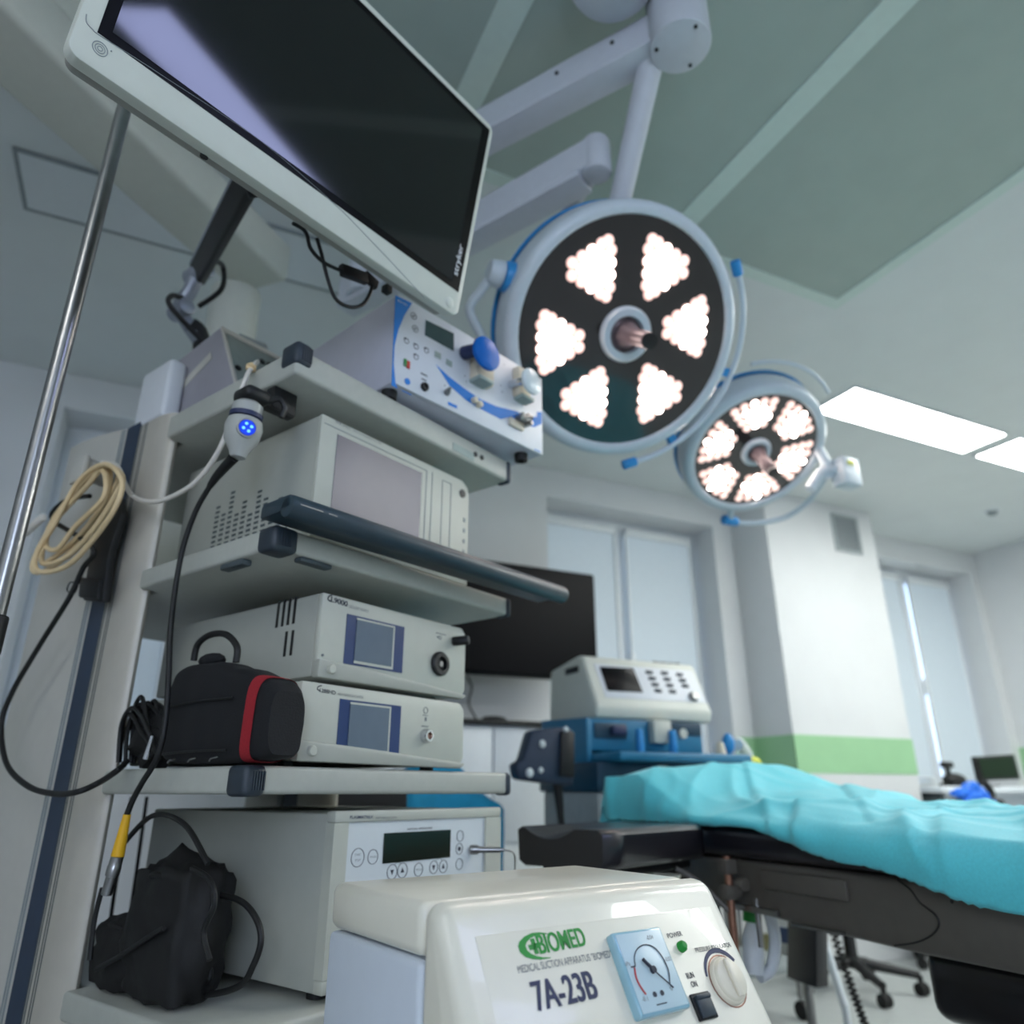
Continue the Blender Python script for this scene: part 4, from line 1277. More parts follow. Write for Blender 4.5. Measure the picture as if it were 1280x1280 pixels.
# emblem: crescent ring with a cross
c = fb_(667, 1183)
ex = (fb_(690, 1177) - c).normalized(); ey = NB.cross(ex)
outer = [fb_(*p) for p in ((684, 1167), (674, 1165.6), (664, 1166.5), (655, 1171), (649, 1177), (647.5, 1183), (650, 1190.5), (657, 1196.5), (666, 1199), (676, 1199.5), (688, 1197.5))]
inner = [fb_(*p) for p in ((684, 1167.6), (676, 1168), (669, 1169.4), (662.5, 1173), (658, 1178), (656.5, 1182.5), (658.5, 1188), (663.5, 1192.5), (670, 1195.3), (678, 1196.8), (688, 1197))]
m = MB()
for k in range(len(outer) - 1):
    m.prism([outer[k], outer[k + 1], inner[k + 1], inner[k]], NB * .0006)
cx_ = fb_(668, 1183)
for w_, h_ in ((.0062, .0021), (.0021, .0062)):
    m.prism([cx_ - ex * w_ - ey * h_, cx_ + ex * w_ - ey * h_, cx_ + ex * w_ + ey * h_, cx_ - ex * w_ + ey * h_], NB * .0006)
part('emblem', m, 'ink_green', bi)
# gauge
G = [fb_(*p) for p in ((757, 1171), (820, 1162.5), (854, 1264), (793, 1279))]
gc = (G[0] + G[1] + G[2] + G[3]) / 4
gx = ((G[1] - G[0]) + (G[2] - G[3])).normalized(); gy = NB.cross(gx)
gw = ((G[1] - G[0]).length + (G[2] - G[3]).length) / 4
gh = ((G[3] - G[0]).length + (G[2] - G[1]).length) / 4
def gp(x, y, l=0.0):
    return gc + gx * x * gw + gy * y * gh + NB * l
m = MB().prism([gp(-1, -1, -.002), gp(1, -1, -.002), gp(1, 1, -.002), gp(-1, 1, -.002)], NB * .012, .003, 3)
part('gauge_case', m, 'gauge_rim', bi)
m = MB().prism([gp(-.9, -.92, .0095), gp(.9, -.92, .0095), gp(.9, .92, .0095), gp(-.9, .92, .0095)], NB * .0012, .0004)
gf = part('gauge_face', m, 'gauge_face', bi)
g0 = fb_(806, 1219, .0115)
def gq(px, py):
    return fb_(px, py, .0113)
m = MB().tube([gq(785, 1213), gq(784, 1202), gq(788, 1192), gq(797, 1187), gq(808, 1190), gq(818, 1201), gq(826, 1218), gq(828, 1236)], .0005, 6)
for px, py in ((809, 1249), (818, 1247)):
    m.disc(gq(px, py), NB, .0022, .0005)
m.tube([gq(812, 1262), gq(824, 1259)], .0005, 6)
m.tube([gq(780, 1215), gq(785, 1214)], .0006, 6)
part('gauge_scale', m, 'ink', gf)
m = MB().tube([gq(784, 1216), gq(786, 1228), gq(791, 1239), gq(798, 1249)], .0008, 6)
part('red_arc', m, 'signal_red', gf)
m = MB().tube([fb_(793, 1206, .013), fb_(806, 1219, .013)], .0016, 8, 0).tube([fb_(806, 1219, .013), fb_(831, 1241, .013)], .0006, 8, 0)
m.disc(fb_(806, 1219, .0115), NB, .003, .003)
part('needle', m, 'ink', gf)
for s, a, b in (('kPa', (773, 1214), (779, 1213)), ('0', (829, 1244), (832, 1243.5)), ('-0.02', (823, 1208), (830, 1206.5)), ('-0.04', (800, 1181), (808, 1179.5)), ('-0.1', (794, 1258), (801, 1257))):
    text(bi, s, fb_(*a, .0108), fb_(*b, .0108), NB, 'ink_soft', h=.0035)
# lamp, switch, regulator
c = fb_(851, 1184)
part('power_lamp', MB().lathe([(0, 0), (.0052, 0), (.005, .004), (.003, .0065), (0, .007)], c, NB, 20), 'ink_green', bi)
Q = [fb_(*p) for p in ((861, 1244), (884, 1240), (896, 1272), (872, 1278))]
qc = sum(Q, V()) / 4
qw, qh = (Q[1] - Q[0]).length / 2, (Q[3] - Q[0]).length / 2
def qp(x, y, l):
    return qc + gx * x * qw + gy * y * qh + NB * l
m = MB().prism([qp(-1, -1, 0), qp(1, -1, 0), qp(1, 1, 0), qp(-1, 1, 0)], NB * .003, .001)
sw = part('switch_frame', m, 'black_plastic', bi)
m = MB().prism([qp(-.75, -.85, .002), qp(.75, -.85, .002), qp(.75, .8, .002), qp(-.75, .8, .002)], NB * .0035, .001)
m.prism([qp(-.75, .45, .005), qp(.75, .45, .005), qp(.75, .8, .005), qp(-.75, .8, .005)], NB * .002, .0008)
part('rocker', m, 'cap_plastic', sw)
c = (fb_(909, 1226))
kr = .0215
part('regulator_knob', MB().lathe([(0, 0), (kr, 0), (kr * .97, .003), (kr * .92, .004), (kr * .9, .004), (kr * .86, .007), (kr * .8, .008), (0, .008)], c, NB, 40), 'knob_cream', bi)
kk = MB().prism([c + gx * .004 - gy * .017 + NB * .0078, c + gx * .004 + gy * .017 + NB * .0078, c - gx * .004 + gy * .017 + NB * .0078, c - gx * .004 - gy * .017 + NB * .0078], NB * .004, .0015)
part('knob_grip', kk, 'knob_cream', bi)
pts_o, pts_i = [], []
m = MB()
for k in range(17):
    a = R(35 + 130 * k / 16)
    t = .0015 + .0028 * math.sin(math.pi * min(1, (17 - k) / 22))
    dd = gx * math.cos(a) + gy * math.sin(a)
    pts_o.append(c + dd * (kr + .004 + t)); pts_i.append(c + dd * (kr + .004))
for k in range(16):
    m.prism([pts_i[k], pts_o[k], pts_o[k + 1], pts_i[k + 1]], NB * .0006)
part('regulator_arc', m, 'ink_navy', bi)
m = MB().ring(c, NB, kr + .0015, .0006)
part('regulator_ring', m, 'copper_rod', bi)

# ------------------------------------------------------------------ operating table
TX0, TX1 = 1.2, 1.75
ot = thing('operating_table', 'black padded operating table with dark side panel under the cyan drape', 'operating table', ROOM, (1.48, 1.0, 0))
m = MB().box(TX0, TX1, .25, 1.86, .765, .828, .02, 4)
part('table_pad', m, 'table_pad', ot)
m = MB()
prof = [(.25, .762), (1.62, .762), (1.60, .70), (1.52, .672), (1.25, .655), (1.0, .648), (.8, .648), (.55, .652), (.25, .66)]
m.prism([(TX0 + .012, y, z) for y, z in prof], (TX1 - TX0 - .024, 0, 0), .012, 3)
part('table_frame', m, 'table_frame', ot)
fo = on(ROOM, (TX0 + .0115, 0, 0), V((-1, 0, 0)))
m = MB().tube([fo(*p, .0005) for p in ((1122, 1100), (1138, 1112), (1150, 1128), (1168, 1142), (1174, 1155), (1166, 1168), (1145, 1178), (1118, 1182))], .0016, 6)
for px, py in ((1012, 1107), (1190, 1127)):
    part('bolt', MB().disc(fo(px, py), (-1, 0, 0), .003, .0006), 'table_seam', ot)
part('panel_seam', m, 'table_seam', ot)
m = MB().box(TX0 + .004, TX0 + .014, 1.10, 1.32, .712, .748, .004)
part('side_bracket', m, 'table_frame', ot)
m = MB().box(TX0 + .0, TX0 + .012, 1.28, 1.58, .664, .676, .002).box(TX0 - .004, TX0 + .012, 1.12, 1.24, .655, .66, .001)
part('side_rail', m, 'steel', ot)
m = MB().box(TX0 + .1, TX1 - .05, .45, 1.045, .53, .65, .03, 4)
part('motor_box', m, 'black_gloss', ot)
m = MB()
for k in range(7):
    m.box(TX0 + .14 + .002 * (k % 2), TX1 - .09, .5, .93, .12 + k * .06, .175 + k * .06, .02, 3)
part('column_bellows', m, 'black_rubber', ot)
part('table_base', MB().box(TX0 + .05, TX1 - .0, .3, 1.1, 0, .12, .03, 3), 'black_gloss', ot)

yaw_a = math.atan2(.25, .57)
AB = frame((.832, 1.305, 0), yaw_a)
ab = thing('arm_board', 'black padded arm board with a scooped end sticking out from the operating table', 'arm board', AB, (.2, .13, .76))
AW, AL = .25, .40
def arm_prof(t):
    d = .020 * max(0, 1 - t / .45) ** .6
    pr = [(0, .772), (.012, .76), (AW - .02, .758), (AW, .768), (AW + .004, .826), (AW - .008, .832)]
    for k in range(9):
        s_ = k / 8
        y = AW - .02 - s_ * (AW - .10)
        pr.append((y, .831 - d * math.sin(math.pi * s_) ** .8))
    pr += [(.05, .832), (.012, .831), (.0, .822)]
    return pr
bm_ = MB()
NS = 16
rows = []
for i in range(NS + 1):
    t = i / NS
    ins = .010 if i in (0, NS) else 0
    pr = arm_prof(t)
    cy, cz = AW / 2, .796
    rows.append([bm_.bm.verts.new(V((AL * t, cy + (y - cy) * (1 - ins * 4 / AW), cz + (z - cz) * (1 - ins * 3)))) for y, z in pr])
n_ = len(rows[0])
for A_, B_ in zip(rows, rows[1:]):
    for k in range(n_):
        bm_.bm.faces.new([A_[k], A_[(k + 1) % n_], B_[(k + 1) % n_], B_[k]])
bm_.bm.faces.new(rows[0]); bm_.bm.faces.new(rows[-1][::-1])
part('arm_pad', bm_, 'table_pad', ab, angle=50)
part('support_plate', MB().box(.05, AL, .05, AW - .04, .738, .76, .006), 'black_plastic', ab)
part('support_rod', MB().cyl((.30, .1, .735), (AL + .02, .1, .725), .011), 'steel', ab)

RIDGE = [(.2, .842), (.7, .846), (1.0, .856), (1.22, .880), (1.46, .902), (1.74, .974), (1.86, .972)]
HEM = [(.2, .64), (.5, .683), (.776, .73), (1.06, .778), (1.35, .828), (1.95, .83)]
CREASE = []
for a, b, h_, w_ in (((1262, 1036), (1196, 1128), .034, .040), ((1150, 1024), (1060, 1052), .026, .032), ((1036, 1004), (1090, 1020), .014, .03),
                     ((930, 1008), (985, 1024), .014, .025), ((1000, 1016), (940, 1036), .020, .03), ((1280, 1085), (1215, 1135), .014, .03),
                     ((1180, 1020), (1120, 1060), .012, .04), ((860, 985), (940, 1020), .012, .05)):
    fd = on(ROOM, (0, 0, .858), (0, 0, 1))
    CREASE.append((fd(*a).to_2d(), fd(*b).to_2d(), h_, w_))
def drape_fn(u, v):
    Y = .22 + 1.66 * u
    yy = Y
    ridge = lerp_tab(RIDGE, Y)
    hem = lerp_tab(HEM, Y)
    xl_, xr_ = TX0 - .012, TX1 + .02
    left = .836 + (ridge - .836) * .45
    if Y > 1.55:
        left += (ridge - left) * .75 * min(1, (Y - 1.55) / .2)
    if v < .22:
        t = v / .22
        X = xl_ - .006 * math.sin(t * math.pi) + .02 * t ** 3
        Z = hem + (left - .012 - hem) * t
    elif v < .86:
        t = (v - .22) / .64
        s_ = math.sin(min(1, t * 1.25) * math.pi / 2)
        X = xl_ + .02 + (xr_ - xl_ - .04) * t
        Z = left - .012 * (1 - min(1, t * 8)) + (ridge - left) * s_
        if t > .85:
            Z -= .03 * ((t - .85) / .15) ** 2
    else:
        t = (v - .86) / .14
        X = xr_ - .02 + .02 * t
        Z = ridge - .03 - .25 * t
    # rounded far end that falls to the floor side
    if Y > 1.80:
        q = (Y - 1.80) / .08
        Z -= (.03 * q ** 2) if v > .22 else 0
    top = 0 if v < .05 else 1
    # soft folds running diagonally
    p = V((X * 1.0 + Y * .55, Y * .9 - X * .8, .3))
    f = noise.noise(V((p.x * 3.0, p.y * 8.0, 0))) * .007 + noise.noise(V((p.x * 7, p.y * 18, 4))) * .0015
    r1 = abs(noise.noise(V((p.x * 2.0, p.y * 5.0, 9.0))))
    f += .014 * max(0, 1 - r1 * 4.5) ** 1.6
    r2 = abs(noise.noise(V((X * 5 - Y * 2.0, Y * 3 + X * 4, 21.0))))
    f += .007 * max(0, 1 - r2 * 6) ** 1.5
    lump = min(1, max(.45, (2.1 - Y)))
    for (P_, Q_, h_, w_) in CREASE:
        ab_ = Q_ - P_
        ap = V((X, Y)) - P_
        t = max(0, min(1, ap.dot(ab_) / ab_.length_squared))
        dv = ap - ab_ * t
        sd = ab_.x * dv.y - ab_.y * dv.x
        ww = w_ if sd > 0 else w_ * .22
        f += h_ * math.exp(-(dv.length / ww) ** 2) * math.sin(math.pi * (.12 + .76 * t))
    if v < .22:
        X -= max(-.004, f) * .8 * min(1, (v / .22) + .3)
    else:
        Z += f * lump * min(1, (v - .2) * 12 + .3)
    return V((X, Y, Z))
m = MB().grid(drape_fn, 190, 130)
# end flap at the head
def flap(u, v):
    p = drape_fn(1.0, .08 + .86 * v)
    t = u
    return V((p.x + .012 * noise.noise(V((p.x * 9, t * 3, 2))), 1.88 + .035 * math.sin(t * math.pi / 2), p.z + .0 - (p.z - .76) * t))
m.grid(flap, 14, 80)
bmesh.ops.remove_doubles(m.bm, verts=m.bm.verts[:], dist=.004)
dr = solo('surgical_drape', m, 'drape_cyan', 'crumpled cyan surgical drape covering the operating table', 'drape', org=(1.45, 1.0, .83), angle=80)
md = dr.modifiers.new('thickness', 'SOLIDIFY'); md.thickness = .0018; md.offset = 1

# clamp rod, hoses and bottle hanging at the table side
rd = thing('clamp_rod', 'upright copper-coloured rod with clamps hanging at the side of the operating table', 'rod', ROOM, (1.17, 1.36, .3))
m = MB().cyl((1.175, 1.385, .42), (1.175, 1.385, .77), .0085)
part('rod', m, 'copper_rod', rd)
m = MB().cyl((1.155, 1.385, .70), (1.20, 1.385, .70), .016, bev=.004).cyl((1.2, 1.36, .715), (1.2, 1.41, .715), .014, bev=.004).box(1.16, 1.19, 1.37, 1.40, .735, .765, .004)
m.tube([(1.175, 1.385, .66), (1.12, 1.42, .72), (1.08, 1.44, .745)], .006, 8)
part('clamp', m, 'table_frame', rd)
m = MB().cyl((1.215, 1.35, .6), (1.215, 1.35, .69), .006)
part('side_pin', m, 'steel', rd)
bt = thing('drain_bottle', 'white plastic bottle with a green cap hanging beside the copper rod', 'bottle', ROOM, (1.27, 1.40, .5))
part('bottle_body', MB().lathe([(0, 0), (.018, .002), (.022, .03), (.022, .07), (.016, .09), (.012, .1), (0, .1)], (1.25, 1.42, .535), (0.1, 0, 1), 20), 'white_enamel', bt)
part('bottle_cap', MB().lathe([(0, .098), (.02, .1), (.02, .135), (0, .137)], (1.25, 1.42, .535), (0.1, 0, 1), 20), 'ink_green', bt)
m = MB().tube([(1.29, 1.40, .66), (1.31, 1.41, .60), (1.30, 1.42, .545), (1.265, 1.42, .53)], .013, 12)
part('hose', m, 'white_enamel', bt)
tg = thing('table_leads', 'tangle of dark and green leads hanging under the arm board', 'leads', ROOM, (1.15, 1.6, .6))
m = MB()
random.seed(5)
for i in range(6):
    x = 1.0 + i * .05
    m.tube([(x, 1.62, .745), (x + .03, 1.6 + .02 * i, .68 - .02 * (i % 3)), (x + .1, 1.66, .66 + .01 * i), (x + .14, 1.68, .58), (x + .16, 1.66, .45)], .005, 8)
part('dark_lead', m, 'black_rubber', tg)
m = MB().tube([(1.05, 1.6, .745), (1.10, 1.58, .70), (1.16, 1.56, .66)], .009, 10)
part('green_lead', m, 'teal_glass', tg)
fx = on(ROOM, (1.95, 0, 0), V((-1, 0, 0)))
db = thing('dark_panel', 'black upright box hanging behind the clamp rod under the operating table', 'box', ROOM, tuple(fx(1003, 1200)))
m = MB().prism([fx(*p) for p in ((984, 1150), (1020, 1155), (1021, 1236), (983, 1222))], (.05, 0, 0), .004)
part('box_body', m, 'table_pad', db)
q = fx(1003, 1228)
part('post', MB().cyl((q.x + .02, q.y, .055), (q.x + .02, q.y, q.z + .01), .014), 'steel', db)
part('post_foot', MB().box(q.x - .08, q.x + .12, q.y - .03, q.y + .03, .045, .06, .005), 'table_frame', db)
for dx in (-.06, .10):
    part('caster', MB().cyl((q.x + dx - .012, q.y, .0226), (q.x + dx + .012, q.y, .0226), .0225), 'black_rubber', db)
part('blue_label', MB().prism([fx(*p) for p in ((966, 1158), (984, 1160), (984, 1180), (967, 1176))], (.01, 0, 0)), 'screen_navy', db)
fy = on(ROOM, (2.2, 0, 0), V((-1, 0, 0)))
ip = thing('white_stand', 'slanted white stand tube with a caster behind the operating table', 'stand', ROOM, (2.2, 2.05, .2))
a, b = fy(1026, 1165), fy(1056, 1256)
b.z = .24
part('stand_tube', MB().tube([a, (a + b) / 2, b], .014, 12, 0), 'white_enamel', ip)
part('stand_post', MB().cyl(b + V((0, 0, .0)), V((b.x, b.y, .06)), .012), 'white_enamel', ip)
part('stand_foot', MB().box(b.x - .03, b.x + .03, b.y - .12, b.y + .12, .045, .07, .008), 'white_enamel', ip)
part('caster', MB().cyl((b.x - .012, b.y, .0251), (b.x + .012, b.y, .0251), .025), 'black_rubber', ip)
cz = thing('coiled_cord', 'black spiral cord stretched down next to the slanted white stand tube', 'cord', ROOM, (2.15, 2.0, .2))
fy2 = on(ROOM, (2.1, 0, 0), V((-1, 0, 0)))
a, b = fy2(1042, 1165), fy2(1084, 1288)
d = (b - a)
e1 = d.normalized().orthogonal().normalized(); e2_ = d.normalized().cross(e1)
hel = []
TURN = 17
for k in range(TURN * 10 + 1):
    t = k / (TURN * 10)
    an = 2 * math.pi * k / 10
    sag = math.sin(math.pi * t) * .01
    hel.append(a + d * t + (e1 * math.cos(an) + e2_ * math.sin(an)) * .0105 + V((0, 0, -sag)))
part('cord_coil', MB().tube(hel, .0042, 6, 0), 'black_rubber', cz)

# stool behind the table
so = thing('swivel_stool', 'black five-legged swivel stool on casters on the floor behind the operating table', 'stool', ROOM, (3.25, 3.0, 0))
sc_ = V((3.28, 3.02, 0))
part('stool_seat', MB().lathe([(0, .5), (.17, .5), (.18, .52), (.18, .55), (.16, .57), (0, .57)], sc_, (0, 0, 1), 36), 'black_plastic', so)
part('gas_column', MB().cyl(sc_ + V((0, 0, .1)), sc_ + V((0, 0, .5)), .03), 'black_gloss', so)
for k in range(5):
    a = k * 2 * math.pi / 5 - 2.0
    e = sc_ + V((.29 * math.cos(a), .29 * math.sin(a), .085))
    l = part('leg', MB().tube([sc_ + V((0, 0, .13)), e], .026, 10, 0, r_end=.018), 'black_plastic', so)
    m = MB()
    for q in (-.014, .014):
        m.cyl(e + V((q - .008, 0, -.0565)), e + V((q + .008, 0, -.0565)), .0285)
    m.cyl(e + V((0, 0, -.05)), e, .012)
    part('caster', m, 'black_rubber', l)
tr = thing('equipment_trolley', 'small grey trolley base with casters under the far side of the operating table', 'trolley', ROOM, (2.6, 2.9, 0))
part('trolley_shelf', MB().box(2.3, 2.72, 2.75, 3.15, .18, .22, .01), 'joint_grey', tr)
for x in (2.33, 2.69):
    for y in (2.78, 3.12):
        part('post', MB().cyl((x, y, .075), (x, y, .62), .012), 'steel', tr)
        part('caster', MB().cyl((x - .012, y, .0351), (x + .012, y, .0351), .035), 'black_rubber', tr)
part('trolley_top', MB().box(2.3, 2.72, 2.75, 3.15, .6, .63, .01), 'joint_grey', tr)

# ------------------------------------------------------------------ ventilator on its blue trolley
t25 = R(25)
vo = V((1.43, 2.298, 1.187)); nv = V((0, -math.cos(t25), math.sin(t25)))
wv = V((0, math.sin(t25), math.cos(t25)))
fvn = on(ROOM, vo, nv)
ve = thing('ventilator', 'white ventilator with sloped key panel and small screen on the blue trolley', 'ventilator', ROOM, (1.69, 2.45, 1.14))
VX0, VX1 = 1.43, 1.95
top_s = .208
pt = vo + wv * top_s
prof = [(vo.y, vo.z), (vo.y + .01, 1.1465), (2.64, 1.1465), (2.66, 1.17), (2.64, 1.355), (pt.y + .03, pt.z + .008), (pt.y, pt.z)]
m = MB().prism([(VX0, y, z) for y, z in prof], (VX1 - VX0, 0, 0), .012, 3)
part('ventilator_body', m, 'vent_shell', ve)
def vq(pix, lift, t, mname, nm, bev=.0):
    return part(nm, MB().prism([fvn(*p, lift) for p in pix], nv * t, bev), mname, ve)
vq([(742, 830), (864, 839), (884, 879), (757, 872)], 0, .002, 'device_white', 'key_panel', .0008)
vq([(749, 834), (791, 836), (803, 866), (759, 864)], .002, .003, 'tv_black', 'display', .001)
m = MB()
for i, (a, b) in enumerate((((811, 841), (822, 864)), ((830, 842), (840, 865)), ((849, 844), (856, 858)))):
    nrow = 4 if i < 2 else 3
    for k in range(nrow):
        t = k / (nrow - 1)
        c = fvn(a[0] + (b[0] - a[0]) * t, a[1] + (b[1] - a[1]) * t, .002)
        part('key', MB().box(c.x - .016, c.x + .016, c.y - .004, c.y + .002, c.z - .0075, c.z + .0075, .002), 'cap_plastic', ve)
c = fvn(866, 872, .002)
part('dial', MB().cyl(c, c + nv * .016, .020, .018, bev=.003), 'steel', ve)
m = MB().box(VX0 + .10, VX0 + .34, pt.y + .05, pt.y + .2, pt.z + .004, pt.z + .01, .002)
part('teal_mat', m, 'teal_glass', ve)
m = MB()
for k in range(4):
    m.box(1.80 + k * .035, 1.825 + k * .035, pt.y + .06, pt.y + .09, pt.z, pt.z + .018, .003)
part('top_sockets', m, 'black_plastic', ve)
part('top_plate', MB().box(1.72, 1.95, pt.y + .04, pt.y + .12, pt.z - .002, pt.z + .006, .002), 'cream_block', ve)
m = MB()
fvs = on(ROOM, (VX0, 0, 0), V((-1, 0, 0)))
c = fvs(715, 838)
m.box(VX0 - .003, VX0 + .002, c.y - .05, c.y + .05, c.z - .012, c.z + .012, .001)
part('side_slot', m, 'black_plastic', ve)

bl = thing('anaesthesia_trolley', 'blue trolley with shelf and grey column carrying the white ventilator', 'trolley', ROOM, (1.66, 2.45, 0))
part('upper_housing', MB().box(1.40, 1.90, 2.31, 2.66, 1.035, 1.145, .008), 'vent_blue', bl)
part('side_fairing', MB().prism([(1.385, 2.30, 1.145), (1.385, 2.64, 1.16), (1.385, 2.64, .95), (1.385, 2.30, .95)], (.02, 0, 0), .004), 'vent_blue', bl)
fbv = on(ROOM, (0, 2.31, 0), (0, -1, 0))
m = MB()
for a, b in (((742, 903), (783, 924)), ((838, 903), (876, 920))):
    p, q = fbv(*a), fbv(*b)
    part('drawer', MB().box(p.x, q.x, 2.303, 2.312, q.z, p.z, .003), 'vent_blue_dark', bl)
p, q = fbv(809, 901), fbv(833, 930)
part('valve_block', MB().box(p.x, q.x, 2.27, 2.31, q.z, p.z, .006), 'pendant_white', bl)
p = fbv(770, 912)
part('handle_dark', MB().box(p.x - .03, p.x + .03, 2.28, 2.31, p.z - .02, p.z + .012, .006), 'ink_navy', bl)
p = fbv(853, 917)
part('round_label', MB().disc(p, (0, -1, 0), .018, .008), 'pendant_white', bl)
for px, py, nm in ((790, 931, 'a'), (831, 931, 'b')):
    p = fbv(px, py)
    part('blue_bottle', MB().cyl((p.x, 2.26, 1.026), (p.x, 2.26, 1.11), .016, .013, bev=.003), 'lamp_blue', bl)
part('shelf', MB().box(1.40, 1.96, 2.12, 2.64, .995, 1.025, .01), 'vent_blue', bl)
part('lower_housing', MB().box(1.36, 1.86, 2.20, 2.62, .90, .995, .01), 'vent_blue_dark', bl)
part('grey_column', MB().box(1.37, 1.43, 2.22, 2.6, .12, .90, .008), 'grille', bl)
part('lower_cabinet', MB().box(1.43, 1.86, 2.24, 2.6, .12, .90, .008), 'pendant_white', bl)
part('drop_handle', MB().box(1.60, 1.635, 2.185, 2.2, .91, .985, .003), 'pendant_white', bl)
part('trolley_base', MB().box(1.34, 1.9, 2.15, 2.66, .08, .12, .015), 'vent_blue_dark', bl)
for x in (1.38, 1.86):
    for y in (2.2, 2.6):
        part('caster', MB().cyl((x - .015, y, .0401), (x + .015, y, .0401), .04), 'black_rubber', bl)
rb = thing('breathing_bag', 'clear and yellow breathing tubing with a light blue bag beside the blue trolley shelf', 'breathing bag', ROOM, (2.02, 2.3, 1.02))
part('blue_bulb', MB().ball((1.925, 2.20, 1.0645), 1, (.022, .022, .038), sub=3), 'lamp_blue', rb)
part('clear_hose', MB().tube([(1.985, 2.22, 1.062), (2.02, 2.25, 1.07), (2.10, 2.3, 1.03), (2.13, 2.32, .93), (2.13, 2.32, .85)], .022, 14), 'clear_plastic', rb)
part('yellow_band', MB().ball((2.05, 2.22, 1.0), 1, (.04, .02, .025), sub=3), 'bag_yellow', rb)
part('cream_cone', MB().lathe([(0, 0), (.02, 0), (.012, .04), (0, .042)], (1.87, 2.18, 1.026), (0, 0, 1)), 'cream_block', rb)
fk_ = on(ROOM, (0, 2.24, 0), (0, -1, 0))
bmn = thing('vent_monitor', 'dark blue angled monitor hanging on the side of the blue trolley', 'monitor', ROOM, tuple(fk_(690, 950)))
m = MB().prism([fk_(*p) for p in ((664, 913), (700, 908), (718, 912), (718, 982), (690, 980), (648, 974), (644, 955), (654, 950))], (0, .06, 0), .012, 3)
part('monitor_housing', m, 'navy_inlay', bmn)
m = MB().prism([fk_(*p, .001) for p in ((700, 914), (716, 916), (716, 972), (698, 970))], (0, -.012, 0), .003)
part('black_front', m, 'black_plastic', bmn)
m = MB()
for px, py, r in ((678, 930, .012), (662, 966, .014), (676, 963, .009), (707, 912, .010), (708, 960, .008)):
    m.ball(fk_(px, py), 1, (r, .008, r * 1.1))
part('bright_knob', m, 'clear_plastic', bmn)
a, b = fk_(702, 978), fk_(709, 1045)
part('support_strut', MB().tube([a + V((0, .03, 0)), b + V((0, .03, 0))], .018, 12, 0, r_end=.008), 'black_plastic', bmn)
part('strut_foot', MB().tube([b + V((0, .03, 0)), V((b.x + .005, b.y + .03, .0))], .008, 10, 0), 'black_plastic', bmn)

# side table under a blue sheet, behind the cart
stb = thing('side_table', 'steel side table behind the equipment cart, mostly hidden by its blue sheet', 'table', ROOM, (.85, 2.7, 0))
part('tabletop', MB().box(.35, 1.17, 2.62, 3.0, .80, .83, .006), 'steel', stb)
for x in (.38, 1.14):
    for y in (2.65, 2.97):
        part('leg', MB().cyl((x, y, 0), (x, y, .8), .014), 'steel', stb)
def sheet(u, v):
    x = .33 + .88 * u
    if v < .3:
        t = v / .3
        y, z = 2.605 - .004 * math.sin(t * 9 + u * 20), .55 + .29 * t
    else:
        t = (v - .3) / .7
        y = 2.605 + .41 * t
        z = .842 + .20 * math.exp(-((x - .98) / .17) ** 2) * math.sin(math.pi * min(1, t * 1.2 + .12)) 
    z += noise.noise(V((x * 9, y * 9, v * 4))) * .008 * (v > .25)
    if u > .985:
        z = min(z, .842)
    return V((x, y + noise.noise(V((x * 14, v * 2, 0))) * .008, z))
m = MB().grid(sheet, 60, 40)
bs = solo('blue_sheet', m, 'blue_sheet', 'bright blue sheet heaped on the side table behind the equipment cart', 'sheet', org=(.8, 2.7, .83), angle=80)
md = bs.modifiers.new('thickness', 'SOLIDIFY'); md.thickness = .002
dkb = solo('black_case', MB().box(.42, .78, 2.40, 2.56, .82, .925, .01, 3), 'black_plastic', 'black case behind the cart, seen through the gap under its third shelf', 'case', org=(.6, 2.48, .82))
cst = thing('case_stand', 'low grey stand behind the cart holding the black case', 'stand', ROOM, (.6, 2.48, 0))
part('stand_top', MB().box(.40, .80, 2.38, 2.58, .79, .82, .006), 'joint_grey', cst)
for x in (.43, .77):
    for y in (2.41, 2.55):
        part('leg', MB().cyl((x, y, 0), (x, y, .79), .012), 'steel', cst)
# ------------------------------------------------------------------ surgical lights
def lamp_frame(c, n):
    n = V(n).normalized()
    x = (RT - n * RT.dot(n)).normalized()
    y = n.cross(x)
    return Matrix(((x.x, y.x, n.x, c[0]), (x.y, y.y, n.y, c[1]), (x.z, y.z, n.z, c[2]), (0, 0, 0, 1)))

